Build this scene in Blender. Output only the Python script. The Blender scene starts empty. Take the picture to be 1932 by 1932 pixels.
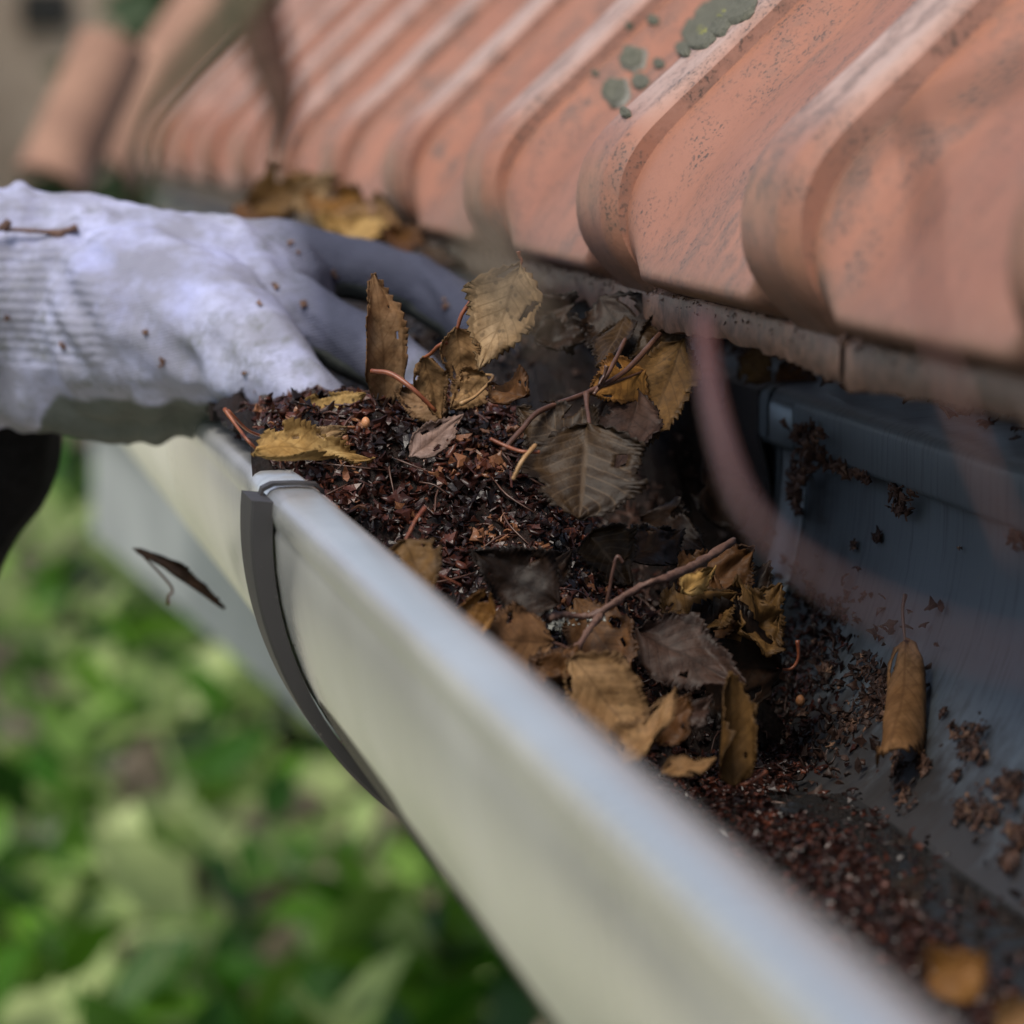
import bpy, bmesh, math, random
import numpy as np
from mathutils import Vector, Matrix, noise as mn
R = math.radians
rnd = random.Random(7)
scene = bpy.context.scene
C = scene.collection

# ------------------------------------------------------------------ camera
CAM = Vector((0, 0, 3.0))
FPX, HALF = 7700.0, 966.0           # focal length in photo pixels (photo = 1932 wide)
PITCH, YAW = math.atan(766 / FPX), math.atan(1216 / FPX)
cd = bpy.data.cameras.new('camera')
cam = bpy.data.objects.new('camera', cd); C.objects.link(cam)
cam.location = CAM
cam.rotation_euler = (math.pi / 2 - PITCH, 0, -YAW)
cd.sensor_width = 36; cd.lens = 36 * FPX / 1932
cd.clip_start = 0.02; cd.clip_end = 500
cd.dof.use_dof = True; cd.dof.focus_distance = 0.995; cd.dof.aperture_fstop = 14.5
cd.dof.aperture_blades = 7
scene.camera = cam
ROT = cam.rotation_euler.to_matrix()

# ------------------------------------------------------------------ light
w = bpy.data.worlds.new('World'); scene.world = w; w.use_nodes = True
nt = w.node_tree; bg = nt.nodes['Background']
sky = nt.nodes.new('ShaderNodeTexSky'); sky.sky_type = 'NISHITA'; sky.sun_disc = False
SUN_EL, SUN_AZ = R(60), R(-135)     # azimuth measured from +Y towards +X
sky.sun_elevation = SUN_EL; sky.sun_rotation = SUN_AZ
sky.air_density = 1.0; sky.dust_density = 2.5
hs = nt.nodes.new('ShaderNodeHueSaturation'); hs.inputs['Saturation'].default_value = .8   # thin cloud greys the blue
nt.links.new(sky.outputs[0], hs.inputs['Color']); nt.links.new(hs.outputs[0], bg.inputs[0]); bg.inputs[1].default_value = 0.10
sd = bpy.data.lights.new('sun', 'SUN'); sd.energy = 2.1; sd.angle = R(26); sd.color = (1, .93, .82)
sun = bpy.data.objects.new('sun', sd); C.objects.link(sun)
sv = Vector((math.sin(SUN_AZ) * math.cos(SUN_EL), math.cos(SUN_AZ) * math.cos(SUN_EL), math.sin(SUN_EL)))
sun.rotation_euler = sv.to_track_quat('Z', 'Y').to_euler()
vs = scene.view_settings
vs.view_transform = 'Standard'; vs.look = 'None'; vs.gamma = 1; vs.exposure = 0.58; vs.use_curve_mapping = False
scene.render.engine = 'CYCLES'
scene.cycles.max_bounces = 8

# ------------------------------------------------------------------ helpers
def ray(u, v):
    return (ROT @ Vector(((u - HALF) / FPX, -(v - HALF) / FPX, -1)))
def W(u, v, Y):
    "the point seen at photo position (u, v) and lying Y metres along the gutter"
    d = ray(u, v); return CAM + d * (Y / d.y)
def rel(x, y, z): return Vector((x, y, z + 3.0))

def tag(o, label=None, cat=None, group=None, kind=None):
    if label: o['label'] = label
    if cat: o['category'] = cat
    if group: o['group'] = group
    if kind: o['kind'] = kind
    return o
def empty(name, loc=(0, 0, 0)):
    o = bpy.data.objects.new(name, None); o.location = loc; C.objects.link(o)
    o.empty_display_size = .01
    return o
def link(name, me, m=None, parent=None):
    o = bpy.data.objects.new(name, me); C.objects.link(o)
    if m and not me.materials: me.materials.append(m)
    if parent is not None:
        o.parent = parent
        o.matrix_parent_inverse = Matrix.Translation(-Vector(parent.location))
    return o
def sharpen(me, ang=35):
    bm = bmesh.new(); bm.from_mesh(me)
    for f in bm.faces: f.smooth = True
    for e in bm.edges:
        if len(e.link_faces) == 2 and e.calc_face_angle(0) > R(ang): e.smooth = False
    bm.to_mesh(me); bm.free()
def mesh(name, verts, faces, m=None, parent=None, smooth=True, sharp=None, uv=None):
    me = bpy.data.meshes.new(name); me.from_pydata([tuple(v) for v in verts], [], faces); me.update()
    if uv is not None:
        l = me.uv_layers.new(name='UVMap')
        for lp in me.loops: l.data[lp.index].uv = uv[lp.vertex_index]
    if smooth:
        for p in me.polygons: p.use_smooth = True
    if sharp: sharpen(me, sharp)
    return link(name, me, m, parent)
def grid_faces(nu, nv, off=0, closed_v=False):
    f = []
    for i in range(nu - 1):
        for j in range(nv if closed_v else nv - 1):
            k = (j + 1) % nv
            f.append((off + i * nv + j, off + i * nv + k, off + (i + 1) * nv + k, off + (i + 1) * nv + j))
    return f
def catmull(pts, n):
    pts = [Vector(p) for p in pts]
    if len(pts) < 3:
        return [pts[0].lerp(pts[-1], i / (n - 1)) for i in range(n)]
    P = [pts[0] * 2 - pts[1]] + pts + [pts[-1] * 2 - pts[-2]]
    out = []
    m = len(pts) - 1
    for i in range(n):
        t = i / (n - 1) * m; k = min(int(t), m - 1); t -= k
        a, b, c, d = P[k], P[k + 1], P[k + 2], P[k + 3]
        out.append(.5 * ((2 * b) + (c - a) * t + (2 * a - 5 * b + 4 * c - d) * t * t + (3 * b - a - 3 * c + d) * t ** 3))
    return out
def tube_data(pts, radii, sides=8, n=None, rough=0.0, seed=0):
    n = n or max(8, len(pts) * 5)
    P = catmull(pts, n)
    rr = [r.x for r in catmull([Vector((r, 0, 0)) for r in radii], n)] if len(radii) > 2 else \
         [radii[0] + (radii[-1] - radii[0]) * i / (n - 1) for i in range(n)]
    V = []; up = Vector((0.13, 0.3, 1)).normalized()
    for i, p in enumerate(P):
        t = (P[min(i + 1, n - 1)] - P[max(i - 1, 0)]).normalized()
        a = t.cross(up)
        if a.length < 1e-3: a = t.cross(Vector((1, 0, 0)))
        a.normalize(); b = t.cross(a)
        for k in range(sides):
            th = 2 * math.pi * k / sides
            q = rr[i] * (1 + rough * mn.noise(Vector((i * .7 + seed, math.cos(th) * 2, math.sin(th) * 2))))
            V.append(p + (a * math.cos(th) + b * math.sin(th)) * q)
    F = grid_faces(n, sides, 0, True)
    F.append(tuple(range(sides))[::-1]); F.append(tuple(range((n - 1) * sides, n * sides)))
    return V, F
def tube(name, pts, radii, m, parent=None, **k):
    V, F = tube_data(pts, radii, **k)
    return mesh(name, V, F, m, parent)
def join_data(parts):
    V = []; F = []
    for v, f in parts:
        o = len(V); V += list(v); F += [tuple(i + o for i in q) for q in f]
    return V, F
def box(name, a, b, m, parent=None, bevel=.002):
    bm = bmesh.new(); bmesh.ops.create_cube(bm, size=1)
    for v in bm.verts:
        v.co = Vector([(a[i] + b[i]) / 2 + v.co[i] * (b[i] - a[i]) for i in range(3)])
    bmesh.ops.bevel(bm, geom=bm.edges[:], offset=bevel, segments=2, affect='EDGES')
    me = bpy.data.meshes.new(name); bm.to_mesh(me); bm.free(); sharpen(me, 40)
    return link(name, me, m, parent)

# ------------------------------------------------------------------ materials
class M:
    def __init__(s, name):
        s.m = bpy.data.materials.new(name); s.m.use_nodes = True; s.t = s.m.node_tree
        s.p = s.t.nodes['Principled BSDF']; s.out = s.t.nodes['Material Output']
        s.tc = s.t.nodes.new('ShaderNodeTexCoord')
    def n(s, kind, **k):
        o = s.t.nodes.new('ShaderNode' + kind)
        for a, b in k.items(): setattr(o, a, b)
        return o
    def l(s, a, b): s.t.links.new(a, b)
    def noise(s, scale, detail=6, rough=.6, src=None, stretch=None, dist=0):
        o = s.n('TexNoise'); o.inputs['Scale'].default_value = scale
        o.inputs['Detail'].default_value = detail; o.inputs['Roughness'].default_value = rough
        o.inputs['Distortion'].default_value = dist
        src = src or s.tc.outputs['Object']
        if stretch:
            mp = s.n('Mapping'); mp.inputs['Scale'].default_value = stretch
            s.l(src, mp.inputs[0]); src = mp.outputs[0]
        s.l(src, o.inputs['Vector']); return o.outputs['Fac']
    def ramp(s, fac, stops):
        r = s.n('ValToRGB'); e = r.color_ramp.elements
        while len(e) < len(stops): e.new(.5)
        for i, (p, c) in enumerate(stops):
            e[i].position = p
            e[i].color = (c, c, c, 1) if isinstance(c, (int, float)) else (*c, 1)
        s.l(fac, r.inputs[0]); return r.outputs[0]
    def mix(s, fac, a, b, mode='MIX'):
        o = s.n('MixRGB', blend_type=mode)
        for i, x in enumerate((fac, a, b)):
            if isinstance(x, (int, float)): o.inputs[i].default_value = x if i == 0 else (x, x, x, 1)
            elif isinstance(x, tuple): o.inputs[i].default_value = (*x, 1)
            else: s.l(x, o.inputs[i])
        return o.outputs[0]
    def math(s, op, a, b=0.0, c=None):
        o = s.n('Math', operation=op)
        for i, x in enumerate((a, b, c)):
            if x is None: continue
            if isinstance(x, (int, float)): o.inputs[i].default_value = x
            else: s.l(x, o.inputs[i])
        return o.outputs[0]
    def bump(s, h, strength=.5, dist=.001, prev=None):
        b = s.n('Bump'); b.inputs['Strength'].default_value = strength; b.inputs['Distance'].default_value = dist
        s.l(h, b.inputs['Height'])
        if prev: s.l(prev, b.inputs['Normal'])
        s.l(b.outputs[0], s.p.inputs['Normal']); return b.outputs[0]
    def set(s, **k):
        for a, x in k.items():
            i = s.p.inputs[a.replace('_', ' ')]
            if isinstance(x, (int, float)): i.default_value = x
            elif isinstance(x, tuple): i.default_value = (*x, 1)
            else: s.l(x, i)
        return s

def m_metal(name, col, rough, metallic, dirt=.4, dirtcol=(.05, .045, .035), stain=False):
    a = M(name)
    n1 = a.noise(9, 8, .6); n2 = a.noise(120, 4, .6, stretch=(1, 3, .25)); n3 = a.noise(900, 2, .5, stretch=(1, .1, 1))
    c = a.mix(a.ramp(n1, [(.35, 0), (.7, 1)]), tuple(x * .82 for x in col), col)
    c = a.mix(a.math('MULTIPLY', a.ramp(n2, [(.52, 0), (.8, 1)]), dirt), c, dirtcol)
    sp = a.noise(420, 2, .5); c = a.mix(a.ramp(sp, [(.72, 0), (.76, dirt)]), c, (.25, .24, .2))
    if stain:
        sz = a.n('SeparateXYZ'); a.l(a.tc.outputs['Object'], sz.inputs[0])
        film = a.math('ADD', a.math('MULTIPLY', a.math('SUBTRACT', 2.872, sz.outputs[2]), 16.0), a.noise(75, 9, .72))
        c = a.mix(a.ramp(film, [(.60, 0), (.90, .8)]), c, a.mix(n2, (.018, .012, .008), (.06, .036, .024)))
        sx = a.n('SeparateXYZ'); a.l(a.tc.outputs['Object'], sx.inputs[0])
        wet = a.math('ADD', a.math('MULTIPLY', a.math('SUBTRACT', 2.885, sx.outputs[2]), 26.0), a.math('MULTIPLY', a.math('SUBTRACT', sx.outputs[1], .98), 6.5))
        wet = a.math('ADD', wet, a.math('MULTIPLY', a.math('SUBTRACT', a.noise(40, 8, .7), .5), 3.2))
        c = a.mix(a.ramp(a.math('MULTIPLY', wet, .5), [(.22, 0), (.95, .9)]), c, a.mix(n1, (.010, .012, .008), (.035, .028, .018)))
    r = a.math('ADD', a.math('MULTIPLY', n1, .22), rough - .11)
    r2 = a.math('ADD', r, a.math('MULTIPLY', n2, .12))
    a.set(Base_Color=c, Roughness=r2, Metallic=metallic)
    b = a.bump(n1, .12, .003); a.bump(n2, .12, .0004, b)
    return a.m
MT = {}
MT['zinc_out'] = m_metal('weathered_zinc', (.88, .885, .865), .25, .80, .22)
MT['zinc_in'] = m_metal('weathered_shaded_zinc', (.235, .285, .325), .38, .5, .6, (.04, .045, .04), stain=True)  # same metal as outside; dim sky reflection put into the darker blue colour
MT['steel'] = m_metal('bracket_steel', (.055, .052, .054), .5, .4, .3, (.14, .08, .04))

def m_tile():
    a = M('clay_tile'); oi = a.n('ObjectInfo')
    vadd = a.n('VectorMath', operation='ADD'); a.l(a.tc.outputs['Object'], vadd.inputs[0]); 
    cm = a.n('CombineXYZ'); a.l(a.math('MULTIPLY', oi.outputs['Random'], 7.0), cm.inputs[0]); a.l(cm.outputs[0], vadd.inputs[1])
    src = vadd.outputs[0]
    n1 = a.noise(14, 8, .62, src); n2 = a.noise(70, 8, .7, src); n3 = a.noise(900, 3, .6, src); n4 = a.noise(5, 5, .6, src)
    c = a.mix(a.ramp(n1, [(.3, 0), (.68, 1)]), (.25, .100, .062), (.37, .160, .095))
    c = a.mix(a.ramp(n4, [(.35, 0), (.6, .45)]), c, (.34, .165, .115))
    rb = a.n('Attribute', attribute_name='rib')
    c = a.mix(a.math('MULTIPLY', rb.outputs['Fac'], a.ramp(n2, [(.3, .85), (.7, .45)])), c, (.52, .385, .335))  # worn crowns paler, with the sheen of the sky painted into this colour
    dark = a.math('MULTIPLY', a.ramp(n2, [(.46, 0), (.62, 1)]), a.ramp(n1, [(.42, .0), (.60, .8)]))
    c = a.mix(dark, c, (.15, .105, .085))
    sp = a.math('MULTIPLY', a.ramp(n3, [(.55, 0), (.60, 1)]), a.ramp(n2, [(.43, 0), (.58, .85)]))
    c = a.mix(sp, c, (.05, .045, .04))
    # grime that grows on the lowest edge of each tile
    sx = a.n('SeparateXYZ'); a.l(a.tc.outputs['Object'], sx.inputs[0])
    low = a.math('ADD', sx.outputs[2], a.math('MULTIPLY', a.math('SUBTRACT', n2, .5), .018))
    g = a.n('MapRange'); a.l(low, g.inputs[0]); g.inputs[1].default_value = 2.966; g.inputs[2].default_value = 2.950
    c = a.mix(a.math('MULTIPLY', g.outputs[0], .92), c, a.mix(a.ramp(a.noise(230, 6, .75, src), [(.35, 0), (.65, 1)]), (.045, .030, .020), (.23, .125, .085)))
    a.set(Base_Color=c, Roughness=a.math('ADD', a.math('MULTIPLY', n2, .25), .36))
    a.p.inputs['Specular IOR Level'].default_value = .6
    b = a.bump(n2, .25, .0015); a.bump(n3, .2, .0003, b)
    return a.m
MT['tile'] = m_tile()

def m_simple(name, c1, c2, scale=20, rough=.7, bump=.4, bd=.002, metallic=0, **k):
    a = M(name); n = a.noise(scale, 8, .65)
    a.set(Base_Color=a.mix(a.ramp(n, [(.35, 0), (.65, 1)]), c1, c2), Roughness=rough, Metallic=metallic)
    if bump: a.bump(n, bump, bd)
    if k: a.set(**k)
    return a.m
MT['lichen'] = m_simple('grey_green_lichen', (.075, .078, .058), (.145, .142, .108), 500, .95, 1, .001)
MT['lichen_rim'] = m_simple('pale_lichen_rim', (.20, .19, .165), (.28, .27, .23), 600, .95, 1, .001)
MT['lichen_y'] = m_simple('yellow_green_lichen', (.20, .21, .06), (.28, .27, .10), 500, .95, 1, .001)
MT['twig'] = m_simple('twig_bark', (.075, .035, .025), (.15, .08, .055), 400, .6, .8, .0004)
MT['twig_grey'] = m_simple('grey_twig_bark', (.13, .10, .075), (.24, .19, .14), 500, .7, .8, .0004)
MT['twig_red'] = m_simple('red_twig_bark', (.07, .018, .012), (.10, .035, .025), 300, .45, .3, .0004)
MT['twig_green'] = m_simple('mossy_twig_bark', (.08, .09, .045), (.15, .15, .09), 200, .8, .8, .0006)
MT['stalk'] = m_simple('red_leaf_stalk', (.12, .028, .014), (.26, .08, .03), 300, .4, .3, .0002)
MT['stalk_tan'] = m_simple('tan_leaf_stalk', (.28, .15, .06), (.42, .26, .12), 300, .5, .3, .0002)
MT['stalk_dark'] = m_simple('dark_leaf_stalk', (.05, .022, .014), (.10, .045, .028), 300, .4, .3, .0002)
MT['humus'] = m_simple('wet_black_humus', (.005, .003, .002), (.018, .008, .005), 260, .45, 1, .003, Specular_IOR_Level=.3)
MT['fluff'] = m_simple('grey_fluff', (.30, .31, .28), (.50, .50, .45), 500, .95, 1, .001)
MT['board'] = m_simple('pale_painted_board', (.25, .275, .29), (.38, .41, .42), 9, .55, .1)
MT['wood'] = m_simple('dark_fascia_wood', (.05, .035, .025), (.09, .065, .045), 30, .8)
MT['sleeve'] = m_simple('black_sleeve_cloth', (.003, .003, .004), (.007, .007, .009), 300, .9, .5, .001, Specular_IOR_Level=.1)
MT['render'] = m_simple('cream_render', (.78, .74, .61), (.82, .79, .68), 6, .9, .3, .004)
MT['render_b'] = m_simple('grey_beige_render', (.26, .20, .15), (.42, .34, .27), 4, .9, .3, .004)

def m_attr(name, stops, rough, spec=.5, transl=0.0, coat=0.0, ns=600, bs=.4):
    "colour picked per flake or per leaf from a stored random number"
    a = M(name); at = a.n('Attribute', attribute_name='tone')
    c = a.ramp(at.outputs['Fac'], stops)
    n = a.noise(ns, 4, .6); c = a.mix(a.ramp(n, [(.3, .45), (.7, 0)]), c, tuple(x * .45 for x in stops[0][1]))
    a.set(Base_Color=c, Roughness=rough); a.p.inputs['Specular IOR Level'].default_value = spec
    a.p.inputs['Coat Weight'].default_value = coat; a.p.inputs['Coat Roughness'].default_value = .2
    a.bump(n, bs, .0006)
    if transl:
        tr = a.n('BsdfTranslucent'); a.l(c, tr.inputs[0]); mx = a.n('MixShader'); mx.inputs[0].default_value = transl
        a.l(a.p.outputs[0], mx.inputs[1]); a.l(tr.outputs[0], mx.inputs[2]); a.l(mx.outputs[0], a.out.inputs[0])
    return a.m
MT['chaff'] = m_attr('wet_red_brown_chaff', [(0, (.008, .003, .002)), (.5, (.052, .014, .008)), (.85, (.115, .034, .018)), (.97, (.16, .055, .028)), (1, (.26, .11, .05))], .34, .36, 0, .04)
MT['crumbs'] = m_attr('dry_brown_crumbs', [(0, (.025, .012, .008)), (.5, (.075, .034, .021)), (.85, (.16, .082, .05)), (1, (.34, .20, .12))], .6, .4)
GREENS = [(0, (.012, .048, .004)), (.35, (.045, .16, .008)), (.7, (.15, .34, .025)), (1, (.55, .66, .28))]
MT['foliage'] = m_attr('garden_foliage', GREENS, .5, .3, .35, 0, 20, .1)
MT['foliage_dark'] = m_attr('dark_foliage', [(0, (.012, .028, .010)), (.6, (.03, .06, .02)), (1, (.07, .11, .04))], .45, .5, .2, 0, 20, .1)

def leaf_mat(name, c1, c2, spots=.4, wet=0.0, veincol=None, spotcol=(.03, .018, .01), veins=.6):
    a = M(name)
    uv = a.n('UVMap'); sx = a.n('SeparateXYZ'); a.l(uv.outputs[0], sx.inputs[0])
    s, t = sx.outputs[0], a.math('ABSOLUTE', sx.outputs[1])
    obj = a.tc.outputs['Object']
    n1 = a.noise(55, 6, .65); n2 = a.noise(260, 5, .7); n3 = a.noise(700, 3, .6)
    c = a.mix(a.ramp(n1, [(.36, 0), (.64, 1)]), c1, c2)
    c = a.mix(a.ramp(n2, [(.40, 0), (.68, .75)]), c, tuple(x * .42 for x in c1))
    # rib pattern: straight side ribs rising at an angle from the midrib
    ph = a.math('MULTIPLY', a.math('SUBTRACT', s, a.math('MULTIPLY', t, .28)), 9.0)
    fr = a.math('FRACT', ph); tri = a.math('ABSOLUTE', a.math('SUBTRACT', fr, .5))
    side = a.ramp(tri, [(.0, 1), (.12, 0)])
    mid = a.ramp(t, [(.02, 1), (.06, 0)])
    v = a.n('Math', operation='MAXIMUM'); a.l(side, v.inputs[0]); a.l(mid, v.inputs[1])
    vc = veincol or tuple(x * .55 for x in c1)
    c = a.mix(a.math('MULTIPLY', v.outputs[0], veins), c, vc)
    # spots of rot
    vo = a.n('TexVoronoi'); vo.inputs['Scale'].default_value = 420; a.l(obj, vo.inputs['Vector'])
    sp = a.math('MULTIPLY', a.ramp(vo.outputs['Distance'], [(.18, 1), (.30, 0)]), a.ramp(n1, [(.45, 0), (.6, 1)]))
    c = a.mix(a.math('MULTIPLY', sp, spots), c, spotcol)
    edge = a.ramp(a.math('ADD', t, a.math('MULTIPLY', n2, .35)), [(.92, 0), (1.2, .7)])
    c = a.mix(edge, c, tuple(x * .4 for x in c1))
    a.set(Base_Color=c, Roughness=.66 - .24 * wet); a.p.inputs['Specular IOR Level'].default_value = .20
    a.p.inputs['Coat Weight'].default_value = wet * .04; a.p.inputs['Coat Roughness'].default_value = .25
    b = a.bump(v.outputs[0], -.5, .0007); b = a.bump(n2, .35, .0009, b); a.bump(n3, .3, .0004, b)
    tr = a.n('BsdfTranslucent'); a.l(c, tr.inputs[0]); mx = a.n('MixShader'); mx.inputs[0].default_value = .18
    a.l(a.p.outputs[0], mx.inputs[1]); a.l(tr.outputs[0], mx.inputs[2]); a.l(mx.outputs[0], a.out.inputs[0])
    return a.m
LM = {
 'rust': leaf_mat('leaf_rust_tan', (.23, .11, .04), (.33, .18, .08), .3),
 'beige': leaf_mat('leaf_beige', (.28, .17, .075), (.40, .28, .16), .6),
 'greybrown': leaf_mat('leaf_grey_brown', (.22, .11, .045), (.30, .20, .115), .9),
 'tan': leaf_mat('leaf_tan', (.22, .115, .045), (.33, .20, .09), .6),
 'yellow': leaf_mat('leaf_yellow_tan', (.42, .24, .07), (.52, .36, .15), .9),
 'ochre': leaf_mat('leaf_ochre', (.11, .055, .016), (.185, .10, .032), .5, .3),
 'orange': leaf_mat('leaf_orange', (.20, .085, .02), (.29, .145, .035), .5, .3),
 'spotted': leaf_mat('leaf_spotted', (.15, .07, .028), (.23, .12, .05), 1, .2),
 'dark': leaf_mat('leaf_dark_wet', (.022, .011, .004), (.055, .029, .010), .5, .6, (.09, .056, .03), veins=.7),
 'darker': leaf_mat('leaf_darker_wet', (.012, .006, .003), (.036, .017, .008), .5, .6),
 'purple': leaf_mat('leaf_purple_grey', (.036, .018, .012), (.078, .044, .032), .4, .5),
 'brown': leaf_mat('leaf_brown', (.085, .034, .010), (.145, .066, .020), .3, .35),
 'mauve': leaf_mat('leaf_mauve_beige', (.26, .16, .12), (.34, .26, .24), .7, .2, spotcol=(.07, .03, .03)),
}

# ------------------------------------------------------------------ ground and far setting
me_ground = mesh('lawn', [(-80, -20, 0), (80, -20, 0), (80, 160, 0), (-80, 160, 0)], [(0, 1, 2, 3)],
     m_simple('lawn_grass', (.035, .07, .015), (.08, .13, .03), 3, .9, .4, .02)); tag(me_ground, kind='structure')
pv = mesh('patio', [(-3.2, -4, .012), (5.5, -4, .012), (5.5, 21, .012), (-3.2, 21, .012)], [(0, 1, 2, 3)],
     m_simple('pale_paving', (.42, .39, .32), (.54, .50, .42), 5, .85, .3, .004)); tag(pv, kind='structure')

# ------------------------------------------------------------------ roof tiles
SEAM0, TW = 1.023, 0.206
up = Vector((.72, 0, .694)).normalized()
EAVE = [(.2035, -.0015), (.1965, -.0092), (.1925, -.0165), (.1910, -.0250), (.1922, -.0335), (.1955, -.0405), (.1995, -.0460)]
PANE = [(.2110, -.0102), (.2068, -.0155), (.2020, -.0225), (.1968, -.0305), (.1925, -.0372), (.1908, -.0398), (.1903, -.0415), (.1915, -.0438), (.1995, -.0468)]
def tile_path(length, nose=EAVE, off=0.0):
    n = Vector((-up.z, 0, up.x)); pts = []
    for L in np.linspace(length, .02, 12): pts.append(Vector((.2035 + up.x * L, 0, -.0015 + up.z * L)) - n * off)
    pts += catmull([pts[-1]] + [Vector((x, 0, z)) for x, z in nose], 22)[1:]
    return pts
def ss(a, b, x):
    x = min(max((x - a) / (b - a), 0), 1); return x * x * (3 - 2 * x)
def hprof(q):
    rib = ss(-.02, .03, q) * (1 - ss(.195, .24, q))
    pan = ss(.20, .29, q) * (1 - ss(.88, .99, q) * .80)
    return rib, pan
def tile_surface(q, i, path, pan_path):
    n = len(path); t = (path[min(i + 1, n - 1)] - path[max(i - 1, 0)]).normalized()
    nrm = Vector((t.z, 0, -t.x)).normalized()
    if nrm.x > 0: nrm = -nrm
    cr, pan = hprof(q)
    bend = min(max((i - 12) / 8, 0), 1); low = ss(24, 32, i)
    H = (.0036 + .0024 * bend) * (1 - .6 * low)
    return (path[i] + nrm * (cr * H)).lerp(pan_path[i] + nrm * cr * H * .5, pan)
def make_tile(name, parent, y0, length=.40, lift=None, jit=0):
    path = tile_path(length); pp_ = tile_path(length, PANE, .0105); qs = [-.001, 0] + list(np.linspace(.008, .40, 26)) + list(np.linspace(.44, 1.03, 18))
    V = []; cols = len(qs)
    rows = len(path)
    for i in range(rows):
        for j, q in enumerate(qs):
            p = tile_surface(q, i, path, pp_)
            if j == 0:
                t = (path[min(i + 1, rows - 1)] - path[max(i - 1, 0)]).normalized(); nn = Vector((t.z, 0, -t.x)); nn = -nn if nn.x > 0 else nn
                p = p - nn * .008
            V.append(Vector((p.x, y0 + q * TW, p.z)))
    def wav(q): return .0030 * max(0, math.sin(q * math.pi)) ** .7 + .0012 * mn.noise(Vector((q * 9, y0 * 5, 0)))
    for (dx, z) in ((.0022, -.0474), (.0016, -.0482), (.0012, -.0552), (.0022, -.0578), (.009, -.0582), (.02, -.050), (.03, -.030)):
        for q in qs:
            rag = .0009 * mn.noise(Vector((q * 40, y0 * 9, z * 300)))
            V.append(Vector((.1962 + dx + rag, y0 + max(0.003, min(q, .995)) * TW, z + wav(q) * (1 if z < -.05 and z!=-.030 else .3) + rag)))
    # underside going back up the slope
    for L in (.05, length):
        for q in qs: V.append(Vector((.2135 + up.x * L + .004, y0 + q * TW, -.0115 + up.z * L - .004)))
    tot = rows + 9
    F = grid_faces(tot, cols)
    F += [tuple(reversed([k for k in ((tot - 1) * cols + j, (tot - 1) * cols + j + 1, j + 1, j)])) for j in range(cols - 1)]
    V = [v + Vector((0, 0, 3.0)) for v in V]
    if lift is not None: V = [v + lift for v in V]
    if jit:
        a = Matrix.Rotation(jit * .004, 3, 'X'); c0 = Vector((.2, y0 + TW / 2, 3))
        V = [c0 + a @ (v - c0) + Vector((-.6, 0, .7)) * jit * .0008 for v in V]
    o = mesh(name, V, F, MT['tile'], parent, sharp=42)
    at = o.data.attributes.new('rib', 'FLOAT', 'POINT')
    at.data.foreach_set('value', [hprof(qs[k % cols])[0] * (1 - .95 * ss(12, 18, k // cols)) if k < rows * cols else 0 for k in range(len(V))])  # pale tone fades at the noses, painting them less lit
    return o
roof = tag(empty('tiled_roof', (.2, 1.0, 2.95)), 'weathered orange clay tile roof with raised ribs above the gutter', 'roof')
PATH = tile_path(.40)
tiles = []
for k in range(-5, 9):
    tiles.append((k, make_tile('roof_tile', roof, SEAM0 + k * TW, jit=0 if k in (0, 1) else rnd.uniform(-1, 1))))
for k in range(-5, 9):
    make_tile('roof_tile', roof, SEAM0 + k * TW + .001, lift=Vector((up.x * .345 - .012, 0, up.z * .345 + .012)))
from mathutils.bvhtree import BVHTree
_v = []; _f = []
for k, t_ in tiles:
    if -2 < k < 4:
        o_ = len(_v); _v += [q.co.copy() for q in t_.data.vertices]; _f += [tuple(i + o_ for i in p.vertices) for p in t_.data.polygons]
TBVH = BVHTree.FromPolygons(_v, _f)
# lichen growing on the pan of one tile
def lichen(u, v, ru, rv, mat, name='lichen', seed=0):
    # hit the pan plane: points on the slope line x = .2035 + up.x*L
    d = ray(u, v)
    # plane through the pan with normal n
    nrm = Vector((-up.z, 0, up.x)); p0 = rel(.2035, 0, -.0015)
    c = TBVH.ray_cast(CAM, d.normalized())[0]
    V = [c + nrm * .0009]; n = 26
    for ring, (f, h) in enumerate(((.3, .0012), (.55, .0011), (.78, .0012), (.93, .0010), (1.0, .0001))):
        for i in range(n):
            th = 2 * math.pi * i / n
            k = f * (1 + .22 * mn.noise(Vector((math.cos(th) * 1.7 + seed * 5, math.sin(th) * 1.7, seed))) + .08 * mn.noise(Vector((math.cos(th) * 6 + seed, math.sin(th) * 6, 1))))
            px_ = rv * 7200 * k
            hh = TBVH.ray_cast(CAM, ray(u + px_ * math.cos(th), v + px_ * .95 * math.sin(th)).normalized())[0]
            if hh is None: hh = c
            V.append(hh + nrm * (h + .0005 * mn.noise(Vector((i * .9, ring * 1.3, seed)))))
    F = [(0, 1 + i, 1 + (i + 1) % n) for i in range(n)]
    for r in range(4): F += [(1 + r * n + i, 1 + (r + 1) * n + i, 1 + (r + 1) * n + (i + 1) % n, 1 + r * n + (i + 1) % n) for i in range(n)]
    W_ = V
    return mesh(name, W_, F, mat, roof)
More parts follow.
